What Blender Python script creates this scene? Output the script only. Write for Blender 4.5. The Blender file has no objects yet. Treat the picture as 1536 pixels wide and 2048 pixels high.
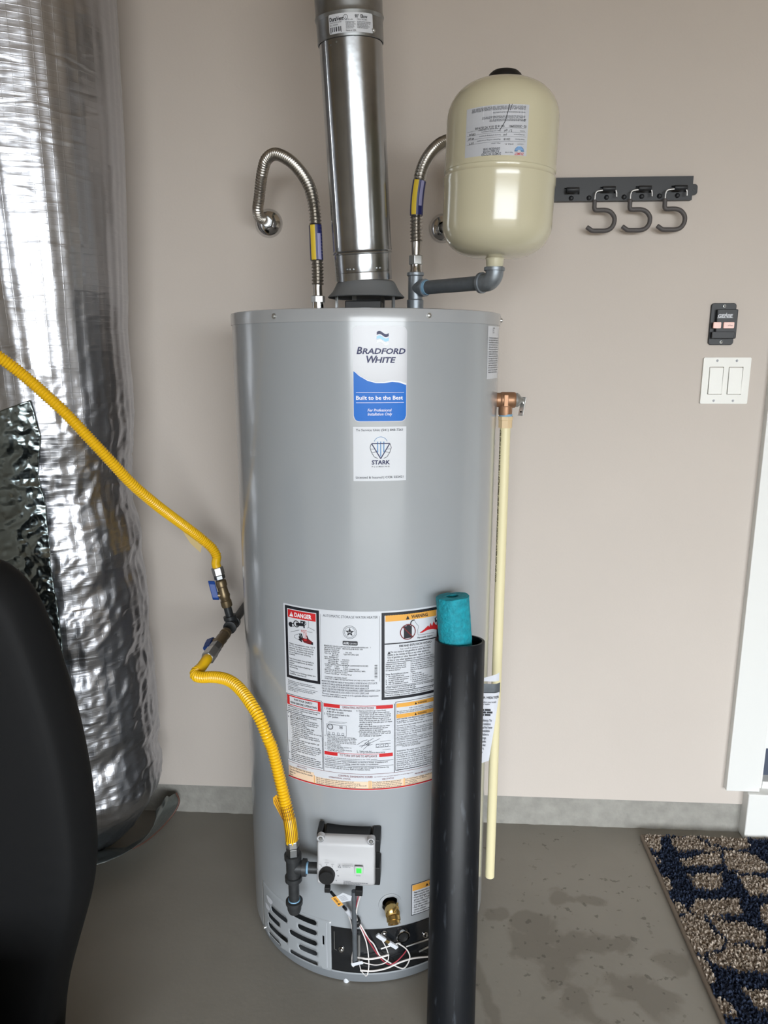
import bpy, bmesh, math, random
from mathutils import Vector, Matrix, noise
from mathutils.geometry import delaunay_2d_cdt

random.seed(7)
SC = bpy.context.scene
COL = SC.collection
PI = math.pi

# ------------------------------------------------------------------ camera
FPX, PITCH, YAW, CAMH = 1480.0, math.radians(12.268), math.radians(3.4), 1.325
CF = Vector((-math.sin(YAW) * math.cos(PITCH), math.cos(YAW) * math.cos(PITCH), -math.sin(PITCH)))
CR = Vector((math.cos(YAW), math.sin(YAW), 0))
CU = CR.cross(CF)
CC = Vector((0, 0, CAMH))
cam = bpy.data.cameras.new('camera')
cam.sensor_fit = 'VERTICAL'
cam.sensor_height = 36.0
cam.sensor_width = 27.0
cam.lens = 36.0 * FPX / 2048.0
cam.clip_start = 0.02
camo = bpy.data.objects.new('camera', cam)
COL.objects.link(camo)
camo.matrix_world = Matrix(((CR.x, CU.x, -CF.x, CC.x), (CR.y, CU.y, -CF.y, CC.y), (CR.z, CU.z, -CF.z, CC.z), (0, 0, 0, 1)))
SC.camera = camo

# ------------------------------------------------------------------ world, daylight through the open garage door, exposure
world = bpy.data.worlds.new('overcast_sky')
SC.world = world
world.use_nodes = True
bg = world.node_tree.nodes['Background']
bg.inputs[0].default_value = (0.915, 0.965, 1.0, 1)
bg.inputs[1].default_value = 13.2
OPX0, OPX1, OPZ, FRONT_Y = -0.85, 3.4, 2.2, -3.3
# sampling portal only: it gives no light of its own, the sky comes through the open garage door behind the camera
pl = bpy.data.lights.new('garage_opening_offscreen', 'AREA')
pl.shape = 'RECTANGLE'
pl.size = OPX1 - OPX0
pl.size_y = OPZ
pl.cycles.is_portal = True
po = bpy.data.objects.new('garage_opening_offscreen', pl)
COL.objects.link(po)
po.location = ((OPX0 + OPX1) / 2, FRONT_Y - 0.06, OPZ / 2)
po.rotation_euler = (PI / 2, 0, 0)   # faces +Y into the room
vs = SC.view_settings
vs.view_transform = 'Standard'
vs.look = 'None'
vs.gamma = 1.0
vs.use_curve_mapping = False
vs.exposure = 0.0

# ------------------------------------------------------------------ pixel helpers (a pixel gives a direction, the plane or surface gives the distance)
def ray(px, py):
    return CF * FPX + CR * (px - 768) + CU * (1024 - py)
def P(px, py, Y):
    d = ray(px, py)
    return CC + d * (Y / d.y)
def Pz(px, py, z=0.0):
    d = ray(px, py)
    return CC + d * ((z - CAMH) / d.z)
def Pcyl(px, py, ax, ay, r):
    d = ray(px, py)
    a = d.x ** 2 + d.y ** 2
    b = 2 * (d.x * -ax + d.y * -ay)
    c = ax * ax + ay * ay - r * r
    q = max(b * b - 4 * a * c, 0)
    return CC + d * ((-b - math.sqrt(q)) / 2 / a)

# ------------------------------------------------------------------ materials
def S(*c):
    if len(c) == 1:
        c = (c[0],) * 3
    f = lambda v: v / 12.92 if v <= 0.04045 else ((v + 0.055) / 1.055) ** 2.4
    return tuple(f(v / 255) for v in c) + (1,)
MATS = {}
def mat(name, col, rough=0.5, metal=0.0, bump=None, var=None, coat=0.0, emit=None, spec=0.5, trans=0.0, alpha=1.0, aniso=0.0):
    m = bpy.data.materials.new(name)
    m.use_nodes = True
    nt = m.node_tree
    b = nt.nodes['Principled BSDF']
    b.inputs['Base Color'].default_value = col
    b.inputs['Roughness'].default_value = rough
    b.inputs['Metallic'].default_value = metal
    b.inputs['Coat Weight'].default_value = coat
    b.inputs['Coat Roughness'].default_value = 0.12
    b.inputs['Specular IOR Level'].default_value = spec
    b.inputs['Transmission Weight'].default_value = trans
    b.inputs['Alpha'].default_value = alpha
    if emit:
        b.inputs['Emission Color'].default_value = emit[0]
        b.inputs['Emission Strength'].default_value = emit[1]
    tc = nt.nodes.new('ShaderNodeTexCoord')
    if var:
        n = nt.nodes.new('ShaderNodeTexNoise')
        n.inputs['Scale'].default_value = var[0]
        n.inputs['Detail'].default_value = 5
        nt.links.new(tc.outputs['Object'], n.inputs['Vector'])
        r = nt.nodes.new('ShaderNodeValToRGB')
        a = var[1]
        r.color_ramp.elements[0].position = 0.32
        r.color_ramp.elements[1].position = 0.68
        r.color_ramp.elements[0].color = tuple(v * (1 - a) for v in col[:3]) + (1,)
        r.color_ramp.elements[1].color = tuple(min(1, v * (1 + a)) for v in col[:3]) + (1,)
        nt.links.new(n.outputs['Fac'], r.inputs['Fac'])
        nt.links.new(r.outputs['Color'], b.inputs['Base Color'])
    if bump:
        n2 = nt.nodes.new('ShaderNodeTexNoise')
        n2.inputs['Scale'].default_value = bump[0]
        n2.inputs['Detail'].default_value = 4
        nt.links.new(tc.outputs['Object'], n2.inputs['Vector'])
        bp = nt.nodes.new('ShaderNodeBump')
        bp.inputs['Strength'].default_value = bump[1]
        bp.inputs['Distance'].default_value = bump[2]
        nt.links.new(n2.outputs['Fac'], bp.inputs['Height'])
        nt.links.new(bp.outputs['Normal'], b.inputs['Normal'])
    MATS[name] = m
    return m
mat('wall_paint', S(205, 196, 188), 0.75, bump=(160, 0.12, 0.002), var=(3, 0.015))
mat('ceiling_paint', S(200, 184, 164), 0.85)
mat('white_trim', S(232, 233, 231), 0.4, bump=(60, 0.05, 0.001))
mat('stem_concrete', S(152, 150, 144), 0.85, bump=(60, 0.7, 0.004), var=(30, 0.12))
mat('driveway', S(100, 92, 82), 0.9)
mat('jacket', S(158, 163, 168), 0.3, coat=0.8, bump=(6, 0.04, 0.01))
mat('jacket_lid', S(164, 167, 171), 0.3, coat=0.8, bump=(9, 0.04, 0.01))
mat('base_ring', S(118, 123, 128), 0.45)
mat('hood_grey', S(112, 115, 118), 0.45)
mat('black', S(16, 17, 19), 0.5)
mat('dark_slot', S(9, 9, 10), 0.8)
mat('door_black', S(26, 28, 31), 0.18, coat=0.4, bump=(14, 0.25, 0.01))
mat('galv', S(172, 175, 178), 0.22, 1.0, bump=(14, 0.12, 0.006), var=(30, 0.05))
mat('galv_dull', S(158, 161, 163), 0.38, 1.0, var=(40, 0.1), bump=(30, 0.1, 0.003))
mat('iron_galv', S(140, 147, 154), 0.42, 0.65, var=(90, 0.12), bump=(140, 0.25, 0.001))
mat('steel_pipe', S(104, 110, 116), 0.45, 0.4, var=(60, 0.1))
mat('stainless', S(180, 176, 170), 0.3, 1.0)
mat('chrome', S(214, 214, 214), 0.1, 1.0)
mat('bright_wire', S(226, 226, 226), 0.35, 0.6)
mat('zinc', S(192, 193, 192), 0.32, 0.85)
mat('bare_drywall', S(150, 141, 129), 0.85)
mat('black_iron', S(58, 60, 62), 0.42, 0.4, var=(80, 0.2), bump=(120, 0.3, 0.001))
mat('brass_dull', S(128, 112, 86), 0.4, 0.7, var=(60, 0.1))
mat('bronze', S(160, 122, 94), 0.42, 0.6, var=(50, 0.08), bump=(200, 0.15, 0.001))
mat('brass', S(196, 166, 106), 0.25, 0.9)
mat('sealant', S(128, 170, 200), 0.7)
mat('cream', S(207, 201, 174), 0.2, coat=0.5)
mat('cpvc', S(233, 223, 182), 0.38)
mat('cpvc_fit', S(222, 196, 156), 0.4)
mat('print_olive', S(72, 62, 28), 0.6)
mat('yellow', S(240, 190, 22), 0.33, coat=0.2)
mat('tag_yellow', S(214, 158, 24), 0.45)
mat('tag_cream', S(206, 184, 132), 0.6)
mat('tag_print', S(120, 70, 20), 0.6)
mat('blue_handle', S(24, 70, 150), 0.45)
mat('blue_sticker', S(34, 42, 104), 0.35)
mat('yellow_sticker', S(226, 196, 60), 0.4)
mat('lilac_print', S(160, 160, 200), 0.5)
mat('label_white', S(214, 218, 225), 0.35, coat=0.15)
mat('label_grey', S(196, 199, 206), 0.4)
mat('ink', S(28, 30, 38), 0.5)
mat('ink_grey', S(70, 74, 84), 0.5)
mat('red', S(202, 40, 44), 0.45)
mat('maroon', S(112, 30, 36), 0.5)
mat('pink_line', S(205, 90, 90), 0.5)
mat('orange', S(232, 170, 76), 0.45)
mat('orange_pale', S(240, 214, 186), 0.45)
mat('sticker_silver', S(190, 192, 199), 0.3, 0.0, coat=0.4)
mat('sticker_blue', S(0, 108, 206), 0.35, 0.0, coat=0.1, spec=0.2)
mat('navy_print', S(30, 34, 84), 0.35, 0.0, spec=0.3)
mat('steel_blue_print', S(84, 116, 150), 0.25, 0.4)
mat('white_print', S(240, 243, 248), 0.4)
mat('control_grey', S(186, 187, 190), 0.4, bump=(300, 0.05, 0.0005))
mat('green_led', S(60, 220, 70), 0.3, emit=(S(40, 235, 60), 1.1))
mat('rail_black', S(29, 32, 37), 0.45, bump=(200, 0.1, 0.0006))
mat('hook_grey', S(84, 80, 80), 0.55)
mat('amber_button', S(232, 206, 198), 0.35, emit=(S(255, 120, 100), 0.14))
mat('gap_grey', S(128, 128, 124), 0.6)
mat('switch_white', S(236, 236, 231), 0.35)
mat('abs_black', S(17, 20, 25), 0.42, var=(25, 0.25), bump=(45, 0.12, 0.002), spec=0.35)
mat('noodle', S(14, 148, 166), 0.7, bump=(150, 0.9, 0.004), var=(120, 0.18))
mat('panel_black', S(15, 16, 18), 0.7, spec=0.25, bump=(400, 0.1, 0.0006))
mat('wire_white', S(232, 228, 226), 0.45)
mat('wire_red', S(176, 60, 76), 0.45)
mat('paper', S(214, 217, 226), 0.6)
mat('pouch', S(225, 228, 235), 0.12, alpha=0.35)
mat('door_slate', S(70, 78, 96), 0.5)
mat('rug_edge', S(128, 116, 104), 0.9)
mat('brown_edge', S(92, 62, 52), 0.6)

def floor_material():
    m = bpy.data.materials.new('floor_concrete'); m.use_nodes = True
    nt = m.node_tree; N = nt.nodes; L = nt.links; b = N['Principled BSDF']
    tc = N.new('ShaderNodeTexCoord')
    def noise_(scale, det=5, dist=0.0):
        n = N.new('ShaderNodeTexNoise'); n.inputs['Scale'].default_value = scale; n.inputs['Detail'].default_value = det
        n.inputs['Distortion'].default_value = dist
        L.new(tc.outputs['Object'], n.inputs['Vector']); return n.outputs['Fac']
    def ramp(src, p0, p1, c0, c1):
        r = N.new('ShaderNodeValToRGB'); e = r.color_ramp.elements
        e[0].position = p0; e[1].position = p1; e[0].color = c0; e[1].color = c1
        L.new(src, r.inputs['Fac']); return r.outputs['Color']
    def mix(f, a, c):
        x = N.new('ShaderNodeMix'); x.data_type = 'RGBA'; x.blend_type = 'MIX'
        L.new(f, x.inputs['Factor']); L.new(a, x.inputs['A'])
        if isinstance(c, tuple): x.inputs['B'].default_value = c
        else: L.new(c, x.inputs['B'])
        return x.outputs['Result']
    base = ramp(noise_(2.6, 6), 0.3, 0.7, S(137, 133, 125), S(151, 147, 139))
    # old damp stain with an edge of its own, near the rug
    def blob(cx, cy, sx, sy, rot):
        mp = N.new('ShaderNodeMapping'); mp.vector_type = 'TEXTURE'
        mp.inputs['Location'].default_value = (cx, cy, 0); mp.inputs['Rotation'].default_value = (0, 0, rot); mp.inputs['Scale'].default_value = (sx, sy, 1)
        L.new(tc.outputs['Object'], mp.inputs['Vector'])
        v = N.new('ShaderNodeVectorMath'); v.operation = 'LENGTH'; L.new(mp.outputs['Vector'], v.inputs[0])
        return v.outputs['Value']
    def math_(op, a, c):
        x = N.new('ShaderNodeMath'); x.operation = op
        for i, v in enumerate((a, c)):
            if isinstance(v, (int, float)): x.inputs[i].default_value = v
            else: L.new(v, x.inputs[i])
        return x.outputs[0]
    wob = math_('MULTIPLY', math_('SUBTRACT', noise_(13, 7, 0.5), 0.5), 3.4)
    stain = None
    for (cx, cy, sx, sy, ro) in ((0.245, 1.526, 0.084, 0.058, 0.1), (0.275, 1.452, 0.09, 0.055, -0.5), (0.292, 1.384, 0.043, 0.08, 0.6), (0.32, 1.31, 0.043, 0.087, 0.7), (0.406, 1.463, 0.094, 0.035, -0.1), (0.336, 1.619, 0.032, 0.032, 0.0), (0.471, 1.337, 0.087, 0.051, -0.6), (0.188, 1.547, 0.043, 0.029, 0.0), (0.139, 1.305, 0.017, 0.16, 0.25), (0.556, 1.427, 0.043, 0.043, 0.3), (0.402, 1.609, 0.072, 0.017, 0.0)):
        d = math_('ADD', blob(cx, cy, sx, sy, ro), wob)
        s = ramp(d, 0.55, 1.25, (1, 1, 1, 1), (0, 0, 0, 1))
        stain = s if stain is None else math_('MAXIMUM', stain, s)
    stain = math_('MULTIPLY', stain, 0.42)
    c1 = mix(stain, base, S(98, 91, 81))
    sp = ramp(noise_(46, 3), 0.63, 0.67, (0, 0, 0, 1), (1, 1, 1, 1))
    gate = ramp(math_('ADD', blob(0.452, 1.515, 0.42, 0.42, 0), math_('MULTIPLY', math_('SUBTRACT', noise_(7, 2), 0.5), 3.0)), 0.5, 0.9, (1, 1, 1, 1), (0, 0, 0, 1))
    c2 = mix(math_('MULTIPLY', math_('MULTIPLY', sp, gate), 0.5), c1, S(66, 62, 56))
    L.new(c2, b.inputs['Base Color'])
    b.inputs['Roughness'].default_value = 0.5
    b.inputs['Specular IOR Level'].default_value = 0.35
    bp = N.new('ShaderNodeBump'); bp.inputs['Strength'].default_value = 0.15; bp.inputs['Distance'].default_value = 0.002
    L.new(noise_(90, 4), bp.inputs['Height']); L.new(bp.outputs['Normal'], b.inputs['Normal'])
    MATS['floor_concrete'] = m
floor_material()

def rug_material():
    m = bpy.data.materials.new('rug_pile'); m.use_nodes = True
    nt = m.node_tree; N = nt.nodes; L = nt.links; b = N['Principled BSDF']
    tc = N.new('ShaderNodeTexCoord')
    ns = N.new('ShaderNodeTexNoise'); ns.inputs['Scale'].default_value = 22; ns.inputs['Detail'].default_value = 2
    L.new(tc.outputs['Object'], ns.inputs['Vector'])
    sub = N.new('ShaderNodeVectorMath'); sub.operation = 'SUBTRACT'; sub.inputs[1].default_value = (0.5, 0.5, 0.5)
    L.new(ns.outputs['Color'], sub.inputs[0])
    sc = N.new('ShaderNodeVectorMath'); sc.operation = 'SCALE'; sc.inputs['Scale'].default_value = 0.045
    L.new(sub.outputs[0], sc.inputs[0])
    ad = N.new('ShaderNodeVectorMath'); ad.operation = 'ADD'
    L.new(tc.outputs['Object'], ad.inputs[0]); L.new(sc.outputs[0], ad.inputs[1])
    fl = N.new('ShaderNodeVectorMath'); fl.operation = 'MULTIPLY'; fl.inputs[1].default_value = (0.8, 1.25, 0)
    L.new(ad.outputs[0], fl.inputs[0])
    vo = N.new('ShaderNodeTexVoronoi'); vo.voronoi_dimensions = '2D'; vo.feature = 'DISTANCE_TO_EDGE'; vo.inputs['Scale'].default_value = 9.5
    vo.inputs['Randomness'].default_value = 0.75
    L.new(fl.outputs[0], vo.inputs['Vector'])
    n2 = N.new('ShaderNodeTexNoise'); n2.inputs['Scale'].default_value = 4.6; n2.inputs['Detail'].default_value = 1
    L.new(tc.outputs['Object'], n2.inputs['Vector'])
    mr = N.new('ShaderNodeMapRange'); mr.inputs['From Min'].default_value = 0.42; mr.inputs['From Max'].default_value = 0.62
    mr.inputs['To Min'].default_value = 0.03; mr.inputs['To Max'].default_value = 0.23
    L.new(n2.outputs['Fac'], mr.inputs['Value'])
    lt = N.new('ShaderNodeMath'); lt.operation = 'LESS_THAN'
    L.new(vo.outputs['Distance'], lt.inputs[0]); L.new(mr.outputs['Result'], lt.inputs[1])
    def fleck(c0, c1, scale):
        w = N.new('ShaderNodeTexNoise'); w.inputs['Scale'].default_value = scale; w.inputs['Detail'].default_value = 3
        L.new(tc.outputs['Object'], w.inputs['Vector'])
        r = N.new('ShaderNodeValToRGB'); e = r.color_ramp.elements
        e[0].position = 0.38; e[1].position = 0.62; e[0].color = c0; e[1].color = c1
        L.new(w.outputs['Fac'], r.inputs['Fac']); return r.outputs['Color']
    mx = N.new('ShaderNodeMix'); mx.data_type = 'RGBA'
    L.new(lt.outputs[0], mx.inputs['Factor'])
    L.new(fleck(S(124, 110, 98), S(204, 192, 178), 150), mx.inputs['A'])
    L.new(fleck(S(32, 40, 58), S(58, 68, 90), 150), mx.inputs['B'])
    L.new(mx.outputs['Result'], b.inputs['Base Color'])
    b.inputs['Roughness'].default_value = 0.95
    b.inputs['Specular IOR Level'].default_value = 0.1
    MATS['rug_pile'] = m
rug_material()

def scuffed_pipe():
    m = MATS['abs_black']; nt = m.node_tree; N = nt.nodes; L = nt.links; b = N['Principled BSDF']
    tc = N.new('ShaderNodeTexCoord'); mp = N.new('ShaderNodeMapping'); mp.inputs['Scale'].default_value = (60, 60, 9)
    L.new(tc.outputs['Object'], mp.inputs['Vector'])
    n = N.new('ShaderNodeTexNoise'); n.inputs['Scale'].default_value = 1.6; n.inputs['Detail'].default_value = 6
    L.new(mp.outputs['Vector'], n.inputs['Vector'])
    r = N.new('ShaderNodeValToRGB'); e = r.color_ramp.elements
    e[0].position = 0.60; e[1].position = 0.74; e[0].color = S(17, 20, 25); e[1].color = S(58, 63, 70)
    L.new(n.outputs['Fac'], r.inputs['Fac'])
    for l in list(b.inputs['Base Color'].links): L.remove(l)
    L.new(r.outputs['Color'], b.inputs['Base Color'])
scuffed_pipe()

def foil_material(name, col, rough, wr, fine, scrim):
    m = bpy.data.materials.new(name); m.use_nodes = True
    nt = m.node_tree; N = nt.nodes; L = nt.links; b = N['Principled BSDF']
    b.inputs['Base Color'].default_value = col; b.inputs['Metallic'].default_value = 1; b.inputs['Roughness'].default_value = rough
    tc = N.new('ShaderNodeTexCoord')
    n = N.new('ShaderNodeTexNoise'); n.inputs['Scale'].default_value = 26; n.inputs['Detail'].default_value = 5; n.inputs['Roughness'].default_value = 0.55
    n.inputs['Distortion'].default_value = 0.8
    n.noise_type = 'RIDGED_MULTIFRACTAL'
    n.inputs['Scale'].default_value = 17
    n.inputs['Detail'].default_value = 4
    n.inputs['Roughness'].default_value = 0.5
    mp = N.new('ShaderNodeMapping'); mp.inputs['Scale'].default_value = (0.6, 0.6, 2.6); mp.inputs['Rotation'].default_value = (0.25, 0.3, 0)
    L.new(tc.outputs['Object'], mp.inputs['Vector']); L.new(mp.outputs['Vector'], n.inputs['Vector'])
    bp = N.new('ShaderNodeBump'); bp.inputs['Strength'].default_value = wr; bp.inputs['Distance'].default_value = 0.012
    L.new(n.outputs['Fac'], bp.inputs['Height'])
    v = N.new('ShaderNodeTexVoronoi'); v.feature = 'F1'; v.distance = 'EUCLIDEAN'; v.inputs['Scale'].default_value = 85
    L.new(mp.outputs['Vector'], v.inputs['Vector'])
    b2 = N.new('ShaderNodeBump'); b2.inputs['Strength'].default_value = fine; b2.inputs['Distance'].default_value = 0.003
    L.new(v.outputs['Distance'], b2.inputs['Height']); L.new(bp.outputs['Normal'], b2.inputs['Normal'])
    last = b2
    if scrim:
        uv = N.new('ShaderNodeUVMap')
        br = N.new('ShaderNodeTexBrick'); br.offset = 0.0
        br.inputs['Scale'].default_value = 1.0; br.inputs['Mortar Size'].default_value = 0.0011; br.inputs['Mortar Smooth'].default_value = 0.6
        br.inputs['Brick Width'].default_value = 0.02; br.inputs['Row Height'].default_value = 0.0125
        br.inputs['Color1'].default_value = (0, 0, 0, 1); br.inputs['Color2'].default_value = (0, 0, 0, 1); br.inputs['Mortar'].default_value = (1, 1, 1, 1)
        L.new(uv.outputs['UV'], br.inputs['Vector'])
        b3 = N.new('ShaderNodeBump'); b3.inputs['Strength'].default_value = scrim; b3.inputs['Distance'].default_value = 0.001
        L.new(br.outputs['Color'], b3.inputs['Height']); L.new(b2.outputs['Normal'], b3.inputs['Normal'])
        last = b3
    L.new(last.outputs['Normal'], b.inputs['Normal'])
    MATS[name] = m
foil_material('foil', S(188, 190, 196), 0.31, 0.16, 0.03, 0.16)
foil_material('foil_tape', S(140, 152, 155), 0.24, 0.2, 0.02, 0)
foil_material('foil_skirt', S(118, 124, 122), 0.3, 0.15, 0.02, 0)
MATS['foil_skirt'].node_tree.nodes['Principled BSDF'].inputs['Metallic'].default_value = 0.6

# ------------------------------------------------------------------ mesh builder
def basis(d, up=None):
    d = d.normalized()
    u = up or (Vector((0, 0, 1)) if abs(d.z) < 0.9 else Vector((0, -1, 0)))
    x = u.cross(d)
    x.normalize()
    y = d.cross(x)
    return x, y, d
def catmull(pts, ds):
    """resample a control polyline with a centripetal-like spline at about ds spacing"""
    p = [Vector(q) for q in pts]
    p = [p[0] * 2 - p[1]] + p + [p[-1] * 2 - p[-2]]
    dense = []
    for i in range(1, len(p) - 2):
        a, b, c, d = p[i - 1:i + 3]
        n = 24
        for k in range(n):
            t = k / n
            dense.append(0.5 * ((2 * b) + (c - a) * t + (2 * a - 5 * b + 4 * c - d) * t * t + (3 * b - a - 3 * c + d) * t ** 3))
    dense.append(p[-2])
    acc = [0]
    for a, b in zip(dense, dense[1:]):
        acc.append(acc[-1] + (b - a).length)
    L = acc[-1]
    n = max(2, int(round(L / ds)))
    out = []
    j = 0
    for k in range(n + 1):
        s = L * k / n
        while j < len(acc) - 2 and acc[j + 1] < s:
            j += 1
        t = (s - acc[j]) / max(acc[j + 1] - acc[j], 1e-9)
        out.append(dense[j].lerp(dense[j + 1], min(max(t, 0), 1)))
    return out, L

class MB:
    def __init__(s):
        s.v = []
        s.f = []
    def add(s, vs, fs):
        o = len(s.v)
        s.v += [Vector(q) for q in vs]
        s.f += [tuple(i + o for i in f) for f in fs]
        return s
    def box(s, c, size, rz=0.0, M=None):
        x, y, z = (q / 2 for q in size)
        vs = [Vector((a, b, d)) for a in (-x, x) for b in (-y, y) for d in (-z, z)]
        if M is None:
            M = Matrix.Rotation(rz, 3, 'Z')
        vs = [Vector(c) + M @ q for q in vs]
        return s.add(vs, [(0, 1, 3, 2), (4, 6, 7, 5), (0, 4, 5, 1), (2, 3, 7, 6), (0, 2, 6, 4), (1, 5, 7, 3)])
    def span(s, x0, x1, y0, y1, z0, z1):
        return s.box(((x0 + x1) / 2, (y0 + y1) / 2, (z0 + z1) / 2), (x1 - x0, y1 - y0, z1 - z0))
    def lathe(s, prof, o=(0, 0, 0), d=(0, 0, 1), n=48, rot=0.0, cap0=True, cap1=True):
        o = Vector(o)
        x, y, d = basis(Vector(d))
        vs, fs = [], []
        for (h, r) in prof:
            for k in range(n):
                a = 2 * PI * k / n + rot
                vs.append(o + d * h + x * (r * math.cos(a)) + y * (r * math.sin(a)))
        for i in range(len(prof) - 1):
            for k in range(n):
                k2 = (k + 1) % n
                fs.append((i * n + k, i * n + k2, (i + 1) * n + k2, (i + 1) * n + k))
        if cap0:
            fs.append(tuple(range(n - 1, -1, -1)))
        if cap1:
            fs.append(tuple((len(prof) - 1) * n + k for k in range(n)))
        return s.add(vs, fs)
    def rod(s, a, b, r, n=20, r2=None, rot=0.0):
        a, b = Vector(a), Vector(b)
        return s.lathe([(0, r), ((b - a).length, r if r2 is None else r2)], a, b - a, n, rot)
    def tube(s, pts, rf, ds=0.004, n=14, cap=True, smooth=True):
        if smooth:
            path, L = catmull(pts, ds)
        else:
            path = [Vector(q) for q in pts]
            L = sum((b - a).length for a, b in zip(path, path[1:]))
        m = len(path)
        t0 = (path[1] - path[0]).normalized()
        x, y, _ = basis(t0)
        vs, fs = [], []
        acc = 0
        pt = t0
        for i in range(m):
            if i == 0: t = t0
            elif i == m - 1: t = (path[-1] - path[-2]).normalized()
            else: t = (path[i + 1] - path[i - 1]).normalized()
            ax = pt.cross(t)
            if ax.length > 1e-7:
                R = Matrix.Rotation(pt.angle(t), 3, ax.normalized())
                x = R @ x
            x = (x - t * x.dot(t)).normalized()
            y = t.cross(x)
            pt = t
            if i: acc += (path[i] - path[i - 1]).length
            r = rf(acc, L) if callable(rf) else rf
            for k in range(n):
                a = 2 * PI * k / n
                vs.append(path[i] + x * (r * math.cos(a)) + y * (r * math.sin(a)))
        for i in range(m - 1):
            for k in range(n):
                k2 = (k + 1) % n
                fs.append((i * n + k, i * n + k2, (i + 1) * n + k2, (i + 1) * n + k))
        if cap:
            fs.append(tuple(range(n - 1, -1, -1)))
            fs.append(tuple((m - 1) * n + k for k in range(n)))
        return s.add(vs, fs)
    def ball(s, c, r, n=16, sc=(1, 1, 1)):
        c = Vector(c)
        m = n // 2
        vs = [c + Vector((0, 0, -r * sc[2]))]
        for i in range(1, m):
            a = -PI / 2 + PI * i / m
            for k in range(n):
                b = 2 * PI * k / n
                vs.append(c + Vector((r * sc[0] * math.cos(a) * math.cos(b), r * sc[1] * math.cos(a) * math.sin(b), r * sc[2] * math.sin(a))))
        vs.append(c + Vector((0, 0, r * sc[2])))
        fs = []
        for k in range(n):
            fs.append((0, 1 + (k + 1) % n, 1 + k))
            fs.append((len(vs) - 1, 1 + (m - 2) * n + k, 1 + (m - 2) * n + (k + 1) % n))
        for i in range(m - 2):
            for k in range(n):
                k2 = (k + 1) % n
                fs.append((1 + i * n + k, 1 + i * n + k2, 1 + (i + 1) * n + k2, 1 + (i + 1) * n + k))
        return s.add(vs, fs)
    def prism(s, poly, o, ex, ey, ez, depth):
        """polygon in (ex,ey) at o, extruded by depth along ez"""
        o, ex, ey, ez = Vector(o), Vector(ex), Vector(ey), Vector(ez)
        n = len(poly)
        a = [o + ex * p[0] + ey * p[1] for p in poly]
        b = [q + ez * depth for q in a]
        fs = [tuple(range(n - 1, -1, -1)), tuple(range(n, 2 * n))]
        for k in range(n):
            k2 = (k + 1) % n
            fs.append((k, k2, n + k2, n + k))
        return s.add(a + b, fs)
    def build(s, name, m, parent=None, smooth=True, bevel=0.0, angle=38, org=None):
        base = Vector((0, 0, 0))
        if parent is not None:
            q = parent
            while q is not None:
                base += q.location
                q = q.parent
        elif org is not None:
            base = Vector(org)
        me = bpy.data.meshes.new(name)
        me.from_pydata([q - base for q in s.v], [], s.f)
        me.validate(clean_customdata=False)
        bm = bmesh.new()
        bm.from_mesh(me)
        bmesh.ops.recalc_face_normals(bm, faces=bm.faces)
        bm.to_mesh(me)
        bm.free()
        if smooth:
            for p in me.polygons:
                p.use_smooth = True
            me.set_sharp_from_angle(angle=math.radians(angle))
        me.materials.append(MATS[m])
        ob = bpy.data.objects.new(name, me)
        COL.objects.link(ob)
        if parent is not None:
            ob.parent = parent
        elif org is not None:
            ob.location = base
        if bevel:
            bv = ob.modifiers.new('bevel', 'BEVEL')
            bv.width = bevel
            bv.segments = 3
            bv.limit_method = 'ANGLE'
            bv.angle_limit = math.radians(40)
        return ob

def rrect(w, h, r, n=5, cx=0.0, cy=0.0):
    pts = []
    for (sx, sy, a0) in ((1, 1, 0), (-1, 1, 90), (-1, -1, 180), (1, -1, 270)):
        for k in range(n + 1):
            a = math.radians(a0 + 90 * k / n)
            pts.append((cx + sx * (w / 2 - r) + r * math.cos(a), cy + sy * (h / 2 - r) + r * math.sin(a)))
    return pts
def holed_plate(outer, holes, c, depth):
    """upright plate in the XZ plane at c, front facing -Y, with real openings cut through it"""
    pts, edges = [], []
    loops = [outer] + holes
    for lp in loops:
        o = len(pts)
        pts += [Vector(q) for q in lp]
        edges += [(o + i, o + (i + 1) % len(lp)) for i in range(len(lp))]
    dv, de, df, _, _, _ = delaunay_2d_cdt(pts, edges, [], 0, 1e-7)
    def inside(q, lp):
        r = False
        for (x0, y0), (x1, y1) in zip(lp, lp[1:] + lp[:1]):
            if (y0 > q.y) != (y1 > q.y) and q.x < (x1 - x0) * (q.y - y0) / (y1 - y0) + x0:
                r = not r
        return r
    m = MB()
    c = Vector(c)
    keep = []
    for f in df:
        g = sum((dv[i] for i in f), Vector((0, 0))) / len(f)
        if inside(g, outer) and not any(inside(g, h) for h in holes):
            keep.append(tuple(f))
    n = len(dv)
    vs = [c + Vector((p.x, 0, p.y)) for p in dv] + [c + Vector((p.x, depth, p.y)) for p in dv]
    fs = keep + [tuple(i + n for i in reversed(f)) for f in keep]
    cnt = {}
    for f in keep:
        for a, b in zip(f, f[1:] + f[:1]):
            cnt[frozenset((a, b))] = cnt.get(frozenset((a, b)), 0) + 1
    for e, k in cnt.items():
        if k == 1:
            a, b = tuple(e)
            fs.append((a, b, b + n, a + n))
    return m.add(vs, fs)
def thing(name, label, cat, loc, group=None):
    o = bpy.data.objects.new(name, None)
    o.empty_display_size = 0.05
    COL.objects.link(o)
    o.location = Vector(loc)
    return tag(o, label, cat, group)
def tag(o, label, cat, group=None):
    o['label'] = label
    o['category'] = cat
    if group:
        o['group'] = group
    return o
def struct(o, label=None):
    o['kind'] = 'structure'
    if label:
        o['label'] = label
    return o

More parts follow.
